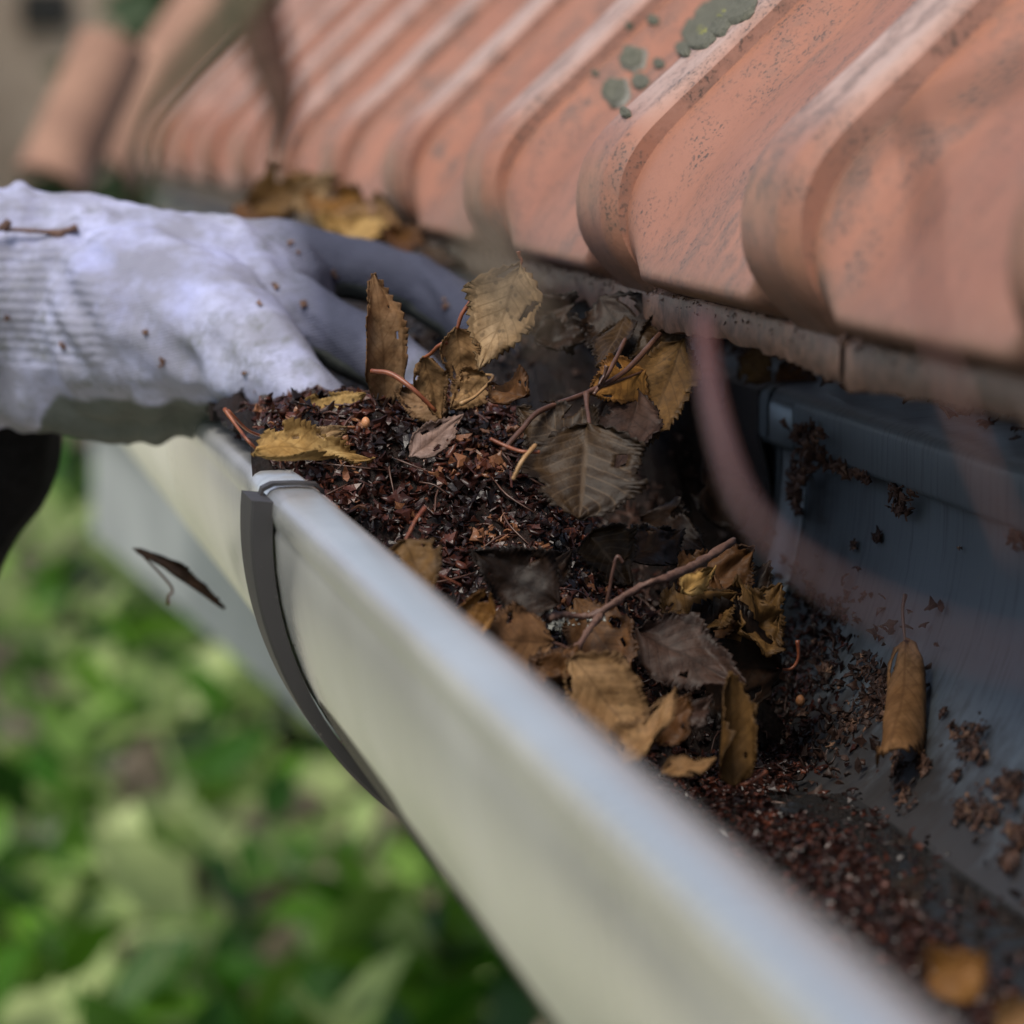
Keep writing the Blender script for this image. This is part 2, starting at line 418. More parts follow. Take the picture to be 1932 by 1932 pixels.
for i, (u, v, a, b, m) in enumerate([(1166, 176, .017, .0035, 'lichen'), (1197, 113, .019, .0032, 'lichen'), (1210, 155, .012, .0022, 'lichen'),
        (1234, 40, .008, .0015, 'lichen'), (1245, 122, .008, .0014, 'lichen'), (1182, 215, .008, .0013, 'lichen'), (1125, 140, .004, .0008, 'lichen'),
        (1290, 95, .014, .002, 'lichen'), (1318, 66, .024, .0042, 'lichen'), (1346, 36, .03, .005, 'lichen'), (1385, 4, .04, .006, 'lichen'),
        (1330, 62, .012, .0014, 'lichen_y'), (1366, 30, .012, .0015, 'lichen_y'), (1190, 52, .004, .001, 'lichen'), (1160, 200, .006, .001, 'lichen')]):
    if i < 2: lichen(u, v, a * 1.13, b * 1.13, MT['lichen_rim'], 'lichen_rim', i)
    o = lichen(u, v, a, b, MT[m], 'lichen', i)
    if i < 2:
        for q in o.data.vertices: q.co += Vector((-up.z, 0, up.x)) * .0006
# fascia, soffit and wall carrying the roof
fas = box('fascia_board', rel(.285, -1, -.22), rel(.305, 2.95, -.06), MT['wood']); tag(fas, 'dark wooden fascia board behind the gutter under the tiles', 'board')
sof = box('soffit', rel(.3055, -1, -.215), rel(.95, 2.95, -.20), MT['wood'], bevel=.001); tag(sof, kind='structure')
wl = box('house_wall', rel(.955, -1.2, -3.2), rel(1.2, 2.95, .2), MT['render_b'], bevel=.004); tag(wl, 'grey beige rendered house wall under the deep eaves', 'wall')

# a single barrel tile on the corner beyond the end of the course
MT['oldclay'] = m_simple('weathered_clay', (.24, .13, .09), (.34, .19, .13), 30, .8)
def barrel(a, b, rad, label):
    V = []; F = []
    ax = (b - a).normalized(); side = ax.cross(Vector((0, 1, 0))).normalized(); out = side.cross(ax)
    if out.y > 0: out = -out
    n = 16
    for th_r in (rad, rad * .75):
        for s in range(6):
            p = a.lerp(b, s / 5 * .98)
            for i in range(n + 1):
                th = math.pi * i / n
                V.append(p + side * math.cos(th) * th_r + out * math.sin(th) * th_r)
    F = grid_faces(6, n + 1) + [tuple(reversed(f)) for f in grid_faces(6, n + 1, 6 * (n + 1))]
    o = 6 * (n + 1)
    F += [(i, i + 1, o + i + 1, o + i) for i in range(n)]
    m = MT['oldclay']
    t = mesh('hip_tile', V, F, m); tag(t, label, 'roof tile')
barrel(W(95, 350, 3.25), W(215, 85, 3.3), .030, 'short orange-brown half-round clay tile at the upper left beyond the eaves')
barrel(W(190, 330, 3.5), W(440, -40, 3.6), .034, 'long half-round clay verge tile rising beside the far end of the eaves')

# ------------------------------------------------------------------ gutter
CX, CZ, GR = .1735, -.0985, .0815
def profile():
    p = [(.280, -.0770), (.262, -.0782), (.2525, -.0790), (.2502, -.0803), (.2495, -.0825), (.2495, -.0915), (.2503, -.0928), (.2545, -.0936), (.2550, -.0955)]
    for i in range(0, 33):
        th = -math.pi * i / 32; p.append((CX + GR * math.cos(th), CZ + GR * math.sin(th)))
    p += [(.0924, -.0970), (.0918, -.0955), (.0914, -.0935), (.0916, -.0910), (.0926, -.0898), (.0940, -.0892), (.0985, -.0890), (.1015, -.0892), (.1030, -.0900), (.1035, -.0918), (.1033, -.0975), (.1025, -.1000), (.1010, -.1006), (.0975, -.1000)]
    return p
PF = profile()
def gutter_mesh(name, yfun0, yfun1, inset, parent, nY=24):
    V = []; prof = PF
    cx = sum(p[0] for p in prof) / len(prof)
    npf = len(prof)
    for s in range(nY):
        for k, (x, z) in enumerate(prof):
            f = k / (npf - 1)
            y = yfun0(x) + (yfun1(x) - yfun0(x)) * s / (nY - 1)
            dx = inset * (1 if x < CX else -1); dz = inset
            wob = .0006 * mn.noise(Vector((y * 3, x * 10, 0)))
            V.append(rel(x + dx + wob, y, z + (dz if z < -.103 else -inset * .6)))
    F = grid_faces(nY, npf)
    o = mesh(name, V, F, MT['zinc_out'], parent)
    o.data.materials.append(MT['zinc_in'])
    md = o.modifiers.new('sheet', 'SOLIDIFY'); md.thickness = .0009; md.offset = 0
    # inner skin = other side: material offset
    md.material_offset = 0
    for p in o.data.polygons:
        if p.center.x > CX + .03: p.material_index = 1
    sharpen(o.data, 50)
    return o
gut = tag(empty('gutter', (CX, 1.0, 2.83)), 'half-round grey zinc gutter running under the tile eaves, full of wet debris', 'gutter')
lap = lambda x: .948 + max(0, (x - .12)) / .13 * .165
g1 = gutter_mesh('gutter_section', lambda x: -.25, lap, 0, gut, 40)
g2 = gutter_mesh('gutter_section', lambda x: lap(x) - .03, lambda x: 3.6, .0013, gut, 30)
# inside face gets stained zinc with dimness and sky blue put into its colour: the inner skin is a sheet of its own laid 0.7 mm inside
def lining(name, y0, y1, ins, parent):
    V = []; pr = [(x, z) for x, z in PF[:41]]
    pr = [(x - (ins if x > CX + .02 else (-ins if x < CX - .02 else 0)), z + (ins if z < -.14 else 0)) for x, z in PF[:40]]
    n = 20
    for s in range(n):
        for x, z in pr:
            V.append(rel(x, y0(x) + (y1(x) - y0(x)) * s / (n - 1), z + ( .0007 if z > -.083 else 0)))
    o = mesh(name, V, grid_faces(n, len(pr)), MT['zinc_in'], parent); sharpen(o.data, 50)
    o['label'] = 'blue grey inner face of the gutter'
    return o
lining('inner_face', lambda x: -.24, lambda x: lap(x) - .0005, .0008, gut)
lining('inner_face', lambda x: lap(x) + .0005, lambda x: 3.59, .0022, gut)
# soldered seam lip along the lapped end
V = []; n = len(PF[4:40])
for dy, off in ((-.002, .0006), (-.0015, .0014), (.0015, .0014), (.002, .0006)):
    for x, z in PF[4:40]:
        a = math.atan2(z - CZ, x - CX); V.append(rel(x - math.cos(a) * off * 1.2, lap(x) + dy, z - math.sin(a) * off * 1.2))
mesh('solder_seam', V, grid_faces(4, n), m_simple('dull_solder', (.04, .045, .05), (.07, .075, .08), 200, .9, .3, .0004), gut)

# bracket
brk = tag(empty('gutter_bracket', (.09, .94, 2.9)), 'dark flat steel bracket strap curving down around the outside of the gutter', 'gutter bracket')
def sst_(x):
    x = min(max(x, 0), 1); return x * x * (3 - 2 * x)
def strap(name, r0, r1, a0, a1, y0, y1, m, parent, cxo=0, extra=()):
    V = []; n = 44
    sec = [(r0, y0), (r1 - .0006, y0), (r1, y0 + .0006), (r1, y1), (r0, y1)]
    for i in range(n):
        th = a0 + (a1 - a0) * i / (n - 1)
        gap = .0001 * math.sin((i / (n - 1)) * math.pi)
        thin = -.0026 * sst_(i / (n - 1) * 2)
        for r, y in sec:
            if r > r0: r = r + thin
            V.append(rel(CX + (r + gap) * math.cos(th) + cxo, y, CZ + (r + gap) * math.sin(th)))
    F = grid_faces(n, 5, 0, True); F += [(4, 3, 2, 1, 0), tuple((n - 1) * 5 + k for k in range(5))]
    return mesh(name, V, F, m, parent, sharp=30)
strap('strap', GR + .0008, GR + .0060, R(174.5), R(290), .930, .956, MT['steel'], brk)
# folded clip over the bead
V = []
clip = [(.0890, -.0990), (.0898, -.0925), (.0908, -.0895), (.0930, -.0882), (.0985, -.0879), (.1025, -.0882), (.1042, -.0898), (.1046, -.0930)]
for dy, off in ((0, 0), (.0, .0007), (.006, .0007), (.006, 0)):
    for i, (x, z) in enumerate(clip):
        V.append(rel(x + (-off * .6 if x < .1 else off * .6), .944 + dy + .002 * math.sin(i), z + off))
F = grid_faces(4, 8) + [tuple(3 * 8 + k for k in (0,)) + (0, 1, 25)] if False else grid_faces(4, 8)
F += [(24 + i, 24 + i + 1, i + 1, i) for i in range(7)] + [(0, 8, 16, 24), (7, 31, 23, 15)]
mesh('clip', V, F, MT['steel'], brk, sharp=40)
# plate of the rear clip standing against the back wall of the gutter
V = []
pl = [(.264, -.0775), (.2515, -.0785), (.2482, -.0800), (.2478, -.0930), (.2495, -.100), (.2512, -.110), (.2500, -.120), (.2470, -.122)]
for y, o in ((1.120, 0), (1.120, -.0014), (1.165, -.0014), (1.165, 0)):
    for x, z in pl: V.append(rel(x + o, y, z - o * .4))
F = grid_faces(4, 8) + [(24 + i, 24 + i + 1, i + 1, i) for i in range(7)] + [(0, 8, 16, 24), (7, 31, 23, 15)]
rc = mesh('rear_clip', V, F, MT['steel'], brk, sharp=40)

def on_wall(u, v, off=.0025):
    "the point on the inner back wall of the gutter seen at (u, v)"
    d = ray(u, v); best = None
    # vertical part
    t = (.2535 - off) / d.x; p = d * t
    if p.z > CZ: return CAM + p
    a = d.x ** 2 + d.z ** 2; b = -2 * (d.x * CX + d.z * CZ); c = CX ** 2 + CZ ** 2 - (GR - off) ** 2
    D = b * b - 4 * a * c
    t = (-b + math.sqrt(max(D, 0))) / (2 * a)
    return CAM + d * t
def wall_normal(p):
    return Vector((CX - p.x, 0, (CZ + 3) - p.z)).normalized() if p.z < CZ + 3 else Vector((-1, 0, 0))

# ------------------------------------------------------------------ debris heap
def sst(a, b, x):
    x = np.clip((x - a) / (b - a), 0, 1); return x * x * (3 - 2 * x)
def heap_z(x, y):
    base = -.0835 - .030 * (1 - sst(.955, 1.02, y)) - .036 * (1 - sst(.895, .965, y)) - .034 * (1 - sst(.84, .93, y))
    right = (.052 + .03 * sst(.21, .245, x)) * sst(.160, .205, x) * sst(.88, .96, y) * (1 - .90 * sst(1.10, 1.19, y))
    base = base + .020 * sst(1.05, 1.13, y) * sst(.145, .180, x) * (1 - .5 * sst(.215, .24, x))
    z = base - right + .006 * np.exp(-((x - .130) / .03) ** 2 - ((y - 1.035) / .05) ** 2)
    return z
def hnoise(x, y):
    return .0055 * mn.noise(Vector((x * 55, y * 55, 0))) + .0042 * mn.noise(Vector((x * 200, y * 200, 3))) + .0012 * mn.noise(Vector((x * 500, y * 500, 5)))
nx, ny = 90, 280
V = []; xs = np.linspace(.093, .2525, nx); ys = np.linspace(.35, 1.75, ny)
for y in ys:
    for x in xs:
        z = float(heap_z(x, y)) + hnoise(x, y)
        rr = (GR - .0015) ** 2 - (x - CX) ** 2
        zb = CZ - math.sqrt(max(rr, 0)) if rr > 0 else -.095
        V.append(rel(x, y, max(z, zb - .004) if z > zb else zb - .004))
heap = mesh('debris_heap', V, grid_faces(ny, nx), MT['humus']); tag(heap, 'heap of wet black humus filling the bottom of the gutter', 'debris', kind='stuff')

BR = [(0, 0, 0), (.35, .32, .06), (.42, .75, .0), (.75, .35, .10), (1.25, .0, .02), (.75, -.35, .10), (.42, -.75, 0), (.35, -.32, .06)]   # three-lobed scale
BR2 = [(0, 0, 0), (.4, .28, .1), (.9, .22, .08), (1.3, 0, 0), (.9, -.22, .08), (.4, -.28, .1)]                                           # narrow husk
def flakes(name, pts, size, mat, label, tones=None, flat=.5, thick=.16):
    V = []; F = []; T = []
    for i, (p, nrm) in enumerate(pts):
        s = size * (.45 + 1.1 * rnd.random() ** 1.6)
        sh = BR if rnd.random() < .55 else BR2
        a = Vector((rnd.gauss(0, 1), rnd.gauss(0, 1), rnd.gauss(0, 1))).normalized()
        n = (nrm + a * flat * rnd.uniform(.2, 1.6)).normalized()
        t = n.orthogonal().normalized(); t = Matrix.Rotation(rnd.uniform(0, 6.28), 3, n) @ t; b = n.cross(t)
        o = len(V); bendk = rnd.uniform(-1.3, 1.3); tw_ = rnd.uniform(-1, 1); m = len(sh)
        for (q, r, h) in sh:
            q -= .5; V.append(p + (t * q + b * r + n * (h + bendk * q * q + tw_ * q * r)) * s)
        for (q, r, h) in sh:
            q -= .5; V.append(p + (t * q + b * r + n * (h + bendk * q * q + tw_ * q * r - thick)) * s)
        if m == 8: tri = [(0, 1, 7), (1, 2, 3), (1, 3, 5, 7), (5, 6, 7), (3, 4, 5)]
        else: tri = [(0, 1, 5), (1, 2, 4, 5), (2, 3, 4)]
        for f_ in tri: F.append(tuple(o + k for k in f_)); F.append(tuple(o + m + k for k in reversed(f_)))
        for k in range(m): F.append((o + k, o + m + k, o + m + (k + 1) % m, o + (k + 1) % m))
        tv = tones[i] if tones else min(1, max(0, rnd.random() ** 1.35))
        T += [tv] * (2 * m)
    me = bpy.data.meshes.new(name); me.from_pydata([tuple(v) for v in V], [], F); me.update()
    at = me.attributes.new('tone', 'FLOAT', 'POINT'); at.data.foreach_set('value', T)
    for p in me.polygons: p.use_smooth = (p.vertices[0] // 8) % 3 == 0
    o = link(name, me, mat)
    if label: tag(o, label, 'debris', kind='stuff')
    return o
def hp(x, y, lift=0):
    z = float(heap_z(x, y)) + hnoise(x, y)
    z = max(z, CZ + .0015 - math.sqrt(max((GR - .002) ** 2 - (x - CX) ** 2, 0)))
    e = .002
    zx = float(heap_z(x + e, y)) - float(heap_z(x - e, y)); zy = float(heap_z(x, y + e)) - float(heap_z(x, y - e))
    return rel(x, y, z + lift), Vector((-zx / (2 * e), -zy / (2 * e), 1)).normalized()
pts = []
while len(pts) < 11000:
    x = rnd.uniform(.098, .205); y = rnd.uniform(.86, 1.10)
    keep = 1 - float(sst(.165, .20, x)) * .8
    keep *= .35 + .65 * float(sst(.89, .95, y))
    if rnd.random() > keep: continue
    pts.append(hp(x, y, rnd.uniform(-.001, .0025)))
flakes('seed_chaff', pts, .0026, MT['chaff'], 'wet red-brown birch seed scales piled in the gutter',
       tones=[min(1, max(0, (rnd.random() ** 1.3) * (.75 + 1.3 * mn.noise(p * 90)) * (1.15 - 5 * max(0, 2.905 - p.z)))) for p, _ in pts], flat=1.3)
pts = []
while len(pts) < 9000:
    x = rnd.uniform(.098, .215); y = rnd.uniform(.86, 1.12); pts.append(hp(x, y, rnd.uniform(-.0008, .0008)))
flakes('fine_litter', pts, .0012, MT['chaff'], 'fine dark red-brown litter matted between the seed scales', tones=[rnd.random() ** 1.8 * .85 for _ in pts], flat=1.5)
pts = []
while len(pts) < 4200:
    x = rnd.uniform(.16, .250); y = rnd.uniform(.92, 1.7)
    pts.append(hp(x, y, rnd.uniform(-.001, .002)))
flakes('shade_toned_litter', pts, .0022, MT['crumbs'], 'brown litter at the back of the gutter, shade put into its dark tones', tones=[rnd.random() ** 2.4 * .4 for _ in pts], flat=1.0)  # low tones paint the shade of the hollow into the litter
ZW = -.1600
def on_floor(u, v, off=.001):
    d = ray(u, v); t = ZW / d.z; p = CAM + d * t
    if abs(p.x - CX) < math.sqrt(GR ** 2 - (ZW - CZ) ** 2) - .001: return p + Vector((0, 0, off)), Vector((0, 0, 1))
    p = on_wall(u, v, off); return p, wall_normal(p)
parts_ = []
for k in range(260):
    x = rnd.uniform(.10, .215); y = rnd.uniform(.88, 1.12); p, n_ = hp(x, y, .0012)
    d_ = Vector((rnd.gauss(0, 1), rnd.gauss(0, 1), 0)); d_ = (d_ - n_ * d_.dot(n_)).normalized() * rnd.uniform(.003, .010)
    sd2 = d_.cross(n_) * rnd.uniform(-.4, .4)
    parts_.append(tube_data([p - d_, p + sd2 + n_ * rnd.uniform(0, .002), p + d_], [.00018, .00028, .00015], 5, 7))
V, F = join_data(parts_)
tag(mesh('rootlets', V, F, MT['stalk_dark']), 'fine dark stalks and rootlets matted through the seed heap', 'debris', kind='stuff')
# muddy crumbs along the gutter bottom
pts = []
while len(pts) < 5200:
    u = rnd.uniform(1330, 2000); v = rnd.uniform(1380, 2050)
    dl = (v - 200) / (u + 250)
    if dl < .66 or dl > .90: continue
    near = (u - 1330) / 600
    edge = .715 + .03 * mn.noise(Vector((u * .012, v * .012, 0))) + .07 * near - .01
    dens = 1 if dl > edge + .02 else (.08 if dl > edge - .04 else .012)
    if mn.noise(Vector((u * .02, v * .02, 7))) < -.15: dens *= .25
    if (u - 1490) ** 2 + ((v - 1530) * 1.4) ** 2 < 38 ** 2: continue
    if rnd.random() > dens: continue
    p, n_ = on_floor(u, v, .001); pts.append((p + Vector((0, 0, rnd.uniform(0, .0022))), n_))
flakes('gutter_silt', pts, .0016, MT['chaff'], 'wet brown silt and seed scales lying along the bottom of the gutter', tones=[rnd.random() ** 2.2 * .8 for _ in pts], flat=.8)
pts = []
while len(pts) < 900:
    u = rnd.gauss(1500, 45); v = rnd.uniform(1120, 1470); u -= (v - 1300) * .25
    p, n_ = on_floor(u, v, .0015)
    if p.y > .80: pts.append((p, n_))
flakes('wall_silt', pts, .0018, MT['chaff'], 'wet dark scales smeared up the gutter wall beside the leaf pile', tones=[rnd.random() ** 2 * .7 for _ in pts], flat=.9)
# dried crumbs stuck on the back wall
cl = [(1545, 1225, 22, 14), (1560, 1265, 14, 20), (1640, 1255, 24, 25), (1620, 1330, 45, 30), (1665, 1310, 40, 90), (1600, 1360, 30, 24), (1830, 1400, 40, 60), (1800, 1370, 10, 6), (1740, 1440, 14, 22), (1800, 1460, 10, 6), (1905, 1480, 30, 60),
      (1470, 1350, 25, 8), (1510, 1350, 14, 8), (1860, 1530, 36, 40), (1815, 1530, 22, 26), (1690, 1440, 20, 20), (1920, 1570, 30, 40), (1655, 1010, 7, 12), (1610, 1030, 6, 8), (1810, 1035, 4, 3), (1915, 1010, 16, 26), (1560, 1400, 10, 4), (1480, 1385, 8, 4), (1900, 1620, 25, 24), (1700, 1500, 26, 18), (1780, 1340, 5, 3)]
for ci, (u, v, s, n) in enumerate(cl):
    pts = []
    for k in range(int(n * 1.8)):
        p = on_wall(u + rnd.gauss(0, s * .42), v + rnd.gauss(0, s * .55), .0022); pts.append((p, wall_normal(p)))
    if ci == 0: allp = []
    allp += pts
flakes('wall_crumbs', allp, .00165, MT['crumbs'], 'dried brown crumbs stuck on the back wall of the gutter', flat=.6)
# clump of dried bits hanging under the back rim
pts = []
for k in range(330):
    t = rnd.random(); u = 1505 + 35 * math.sin(t * 5) * (1 - t) + rnd.gauss(0, 17 * (1.1 - t)) ; v = 800 + t * 165
    p = on_wall(u, v, rnd.uniform(.003, .011)); pts.append((p, wall_normal(p)))
for k in range(60):
    u = rnd.uniform(1540, 1640); p = on_wall(u, 868 + (u - 1540) * .32 + rnd.gauss(0, 5), .005); pts.append((p, wall_normal(p)))
for k in range(50):
    t = rnd.random(); u = 1700 + rnd.gauss(0, 8) + 24 * (1 - t) * rnd.choice((-.3, 1)); p = on_wall(u, 915 + 55 * t, .004); pts.append((p, wall_normal(p)))
o = flakes('hanging_clump', pts, .0021, MT['crumbs'], None, tones=[.35 + .55 * rnd.random() for _ in pts], flat=1.2)
tag(o, 'dried brown clumps of seed scales clinging under the folded back rim', 'debris', kind='stuff')
# litter lying between the back rim and the tiles
pts = []
for k in range(2600):
    y = rnd.uniform(.6, 1.7); x = rnd.uniform(.256, .285)
    pts.append((rel(x, y, -.0755 + (x - .255) * .35 + rnd.uniform(0, .006)), Vector((-.3, 0, 1)).normalized()))
flakes('rear_litter', pts, .0026, MT['crumbs'], 'dark brown litter lying behind the back rim under the tiles', tones=[rnd.random() ** 1.5 * .8 for _ in pts], flat=1.2)
# bits clinging to the tile edge and a mossy crust
pts = []
for k in range(900):
    y = rnd.uniform(.75, 1.75); pts.append((rel(.1978 + rnd.uniform(-.0005, .001), y, -.0480 + rnd.gauss(0, .0012)), Vector((-.6, 0, .6)).normalized()))
flakes('edge_crust', pts, .0008, MT['crumbs'], 'crust of dirt and dry scales along the lower tile edge', tones=[.25 + .75 * rnd.random() for _ in pts], flat=1.2)
# grey fluff under the twig
pts = []
for k in range(260):
    u = 1085 + rnd.gauss(0, 26); v = 1180 + rnd.gauss(0, 11) + (u - 1085) * .1
    pts.append((W(u, v, .93 + rnd.uniform(-.004, .004)), Vector((0, -1, .5))))
o = flakes('fluff', pts, .0011, MT['fluff'], 'scrap of pale grey fluff caught under the forked twig', tones=[.5] * 260, flat=1.5); o['kind'] = 'stuff'

# water in the gutter bottom
a = M('muddy_water'); n = a.noise(60, 3, .5, stretch=(1, .6, 1))
a.set(Base_Color=(.018, .018, .018), Roughness=.07, IOR=1.33)
a.p.inputs['Specular IOR Level'].default_value = .7
a.bump(n, .25, .003)
zw = ZW; hw = math.sqrt((GR - .001) ** 2 - (zw - CZ) ** 2)
V = []
for i in range(160):
    y = .30 + .62 * i / 159
    for j in range(40):
        x = CX - hw + 2 * hw * j / 39; d_ = math.hypot(x - .228, (y - .70) * .55)
        V.append(rel(x, y, zw + .00045 * math.sin(d_ * 1100) * math.exp(-((d_ - .022) / .014) ** 2)))
wt = mesh('water', V, grid_faces(160, 40), a.m); tag(wt, 'shallow brown puddle standing in the bottom of the gutter', None, kind='structure')

# ------------------------------------------------------------------ leaves
def leaf(label, base, tip, width, mat, roll=0, cup=.5, bend=.4, twist=0, ripple=.10, shape='birch', stalk=None, smat='stalk', sr=.0006, teeth=13, ser=.10, holes=0, group=None, seed=None, name='birch_leaf', uvs=None):
    "base, tip: (u, v, Y); width in metres; roll turns the face away from the viewer, degrees"
    B = W(*base); T = W(*tip); ax = T - B; L = ax.length
    sd_ = seed if seed is not None else rnd.random() * 100
    NS, NT = 92, 21
    teeth *= 1.6; ser *= .40; sr *= .68; width *= 1.14; asym = .16 * mn.noise(Vector((sd_, 5, 5)))
    P = []; UV = []
    th = lambda s: bend * s
    for i in range(NS):
        s = i / (NS - 1)
        if shape == 'birch': wf = math.sin(math.pi / 2 * s / .33) ** .8 if s < .33 else max(0, 1 - ((s - .33) / .67) ** 1.35) ** .95
        elif shape == 'long': wf = math.sin(math.pi * s ** .8) ** .7
        else: wf = math.sin(math.pi / 2 * s / .42) ** .6 if s < .42 else max(0, 1 - ((s - .42) / .58) ** 2.3) ** .75
        tw_s = s * teeth + 1.1 * mn.noise(Vector((s * 6, sd_, 2))); saw = tw_s % 1.0; saw2 = (s * teeth * 3.1) % 1.0
        for j in range(NT):
            t = -1 + 2 * j / (NT - 1)
            e = abs(t) ** 5
            rag = .42 * mn.noise(Vector((s * 7, t * 2, sd_ + 9))) * e
            b_ = t * wf * (1 + (asym if t > 0 else -asym) + .22 * mn.noise(Vector((s * 3.2, 3 * (t > 0), sd_ + 40)))) * width / 2 * (1 + ser * e * (1.3 - 2 * saw - .5 * saw2) + rag * .5)
            bb = b_ / (width / 2)
            if abs(cup) > 1e-3: rr = (width / 2) / cup; y = rr * math.sin(bb * cup); z = rr * (1 - math.cos(bb * cup))
            else: y, z = b_, 0
            z += ripple * width * .85 * (mn.noise(Vector((s * 3, t * 1.6, sd_))) + .22 * mn.noise(Vector((s * 8, t * 4, sd_ + 3))) + .8 * e * mn.noise(Vector((s * 6, t, sd_ + 5))))
            fr = ((s - abs(t) * .28) * 9.0) % 1.0
            z += width * (.007 * (abs(fr - .5) * 2 - .5) * min(1, abs(t) * 4) * (1 - e) - .014 * math.exp(-(t / .12) ** 2))
            a_ = twist * (s - .5); y, z = y * math.cos(a_) - z * math.sin(a_), y * math.sin(a_) + z * math.cos(a_)
            k = bend
            if abs(k) > 1e-3: px = math.sin(k * s) / k; pz = (1 - math.cos(k * s)) / k; nx_, nz = -math.sin(k * s), math.cos(k * s)
            else: px, pz, nx_, nz = s, 0, 0, 1
            sl = e * .03 * (1 - 2 * saw)
            P.append(Vector(((px + sl) * L + nx_ * z, y, pz * L + nz * z))); UV.append((s, t))
    j0 = (NT - 1) // 2; p0 = P[j0].copy(); p1 = P[(NS - 1) * NT + j0].copy(); ch = p1 - p0
    e1 = Vector((ch.x, 0, ch.z)).normalized(); e3 = Vector((-e1.z, 0, e1.x)); sc = L / ch.length
    X = ax.normalized(); view = (CAM - (B + T) / 2).normalized()
    N = (view - X * view.dot(X)).normalized(); N1 = Matrix.Rotation(R(roll), 3, X) @ N; N2 = Matrix.Rotation(R(-roll), 3, X) @ N; N = N1 if N1.z > N2.z else N2; Yv = N.cross(X)
    V = []
    for p in P:
        q = p - p0; V.append(B + X * (q.dot(e1) * sc) + Yv * q.y + N * (q.dot(e3) * sc))
    F = grid_faces(NS, NT)
    F = [f for f in F if not (abs(UV[f[0]][1]) > .42 and mn.noise(Vector((UV[f[0]][0] * 5.5, UV[f[0]][1] * 2.6, sd_ + 60))) > .36)]
    if holes:
        F = [f for f in F if not (mn.noise(Vector((UV[f[0]][0] * 5, UV[f[0]][1] * 2.2, sd_ + 20))) > .55 - holes * .35)]
    org = Vector(B)
    o = mesh(name, [v - org for v in V], F, mat if not isinstance(mat, str) else LM[mat], None, uv=UV)
    o.location = org
    md = o.modifiers.new('thickness', 'SOLIDIFY'); md.thickness = .00035; md.offset = 0
    tag(o, label, 'leaf', group)
    if stalk:
        pts_ = [W(*q) for q in stalk]; pts_[0] = B + (T - B) * .02
        tv, tf = tube_data([p - org for p in pts_], [sr * .8, sr, sr, sr * 1.5], 7, rough=.2)
        so = mesh('leaf_stalk', tv, tf, MT[smat]); so.parent = o
    return o
# upright ones at the top of the heap
leaf('narrow grey-brown leaf standing upright in front of the gloved fingers', (728, 765, 1.02), (704, 520, 1.02), .0125, 'greybrown', 15, 1.3, -.45, .7, .16, 'long', ser=.16, teeth=11)
leaf('large beige leaf hanging stalk up before the tile edge, the tallest on the heap', (982, 500, .99), (905, 698, .985), .0185, 'beige', -18, .55, .45, -.3, .10, stalk=[(982, 500, .99), (984, 492, .99), (980, 484, .99), (978, 474, .99)], ser=.11, teeth=12)
leaf('small folded tan leaf behind the large beige leaf with a long red stalk', (862, 618, 1.0), (878, 745, 1.0), .0125, 'tan', 20, .9, .35, .2, .14, stalk=[(862, 618, 1.0), (872, 592, 1.0), (890, 565, 1.0), (893, 545, 1.0)], sr=.0008)
leaf('short tan leaf wedged left of the folded one above the chaff', (800, 672, 1.005), (830, 790, 1.005), .010, 'tan', -25, .5, .2, 0, .14, stalk=[(800, 672, 1.005), (812, 668, 1.003), (828, 652, 1.0), (843, 645, 1.0)], sr=.0007)
leaf('crumpled tan leaf lying low between the upright leaf and the chaff', (845, 775, 1.01), (740, 738, 1.02), .011, 'greybrown', 30, .5, .3, .4, .2)
leaf('torn tan leaf under the large beige leaf, beside the dark hollow', (915, 705, 1.0), (850, 770, .995), .010, 'tan', 10, .4, .5, .3, .2, stalk=[(915, 705, 1.0), (930, 712, .995), (900, 745, .99), (870, 762, .985)], smat='stalk_tan')
leaf('pale beige leaf curling up at the left end of the chaff beside the glove', (568, 806, 1.03), (690, 742, 1.02), .0125, 'yellow', 35, 1.2, .9, 0, .08, stalk=[(568, 806, 1.03), (560, 812, 1.03), (545, 818, 1.03), (535, 824, 1.03)])
leaf('yellow-tan spotted leaf lying across the front rim beside the bracket', (482, 850, .955), (700, 872, .975), .0150, 'yellow', 58, .9, -.35, .3, .12, stalk=[(482, 850, .955), (468, 832, .955), (448, 806, .96), (424, 772, .965)], sr=.0006)
leaf('pale curled leaf scrap behind the spotted leaf on the rim', (535, 838, .99), (655, 812, 1.0), .008, 'beige', 40, .7, .4, 0, .2, stalk=[(535, 838, .99), (505, 826, .985), (468, 812, .98), (430, 775, .975)], sr=.00055)
leaf('mauve-beige leaf scrap lying on top of the red-brown chaff', (775, 862, .968), (874, 782, .972), .0085, 'mauve', -12, .9, .25, .3, .12, ser=.16, teeth=8)
tube('loose_leaf_stalk', [W(700, 700, .985), W(738, 706, .982), W(780, 735, .978), W(822, 776, .978)], [.0006, .0007, .0006, .0005], MT['stalk']).__setitem__('label', 'red curved stalk arching over the chaff below the upright leaf')
bpy.data.objects['loose_leaf_stalk']['category'] = 'stalk'
leaf('large dark wet leaf with clear pale ribs hanging down the right side of the chaff', (1108, 800, .945), (1094, 980, .930), .0265, 'dark', 6, .35, .35, -.15, .07, 'round', stalk=[(1106, 822, .945), (1112, 800, .948), (1108, 770, .955), (1106, 742, .96)], smat='stalk_dark', ser=.05, teeth=14, sr=.0008)
leaf('dark glossy leaf tucked above the ribbed dark leaf', (1120, 850, .952), (975, 770, .965), .0195, 'dark', -20, .4, .3, 0, .12)
leaf('purple-grey wet leaf behind the ribbed dark leaf', (1205, 740, .985), (1150, 900, .955), .016, 'purple', 25, .4, .3, .2, .12)
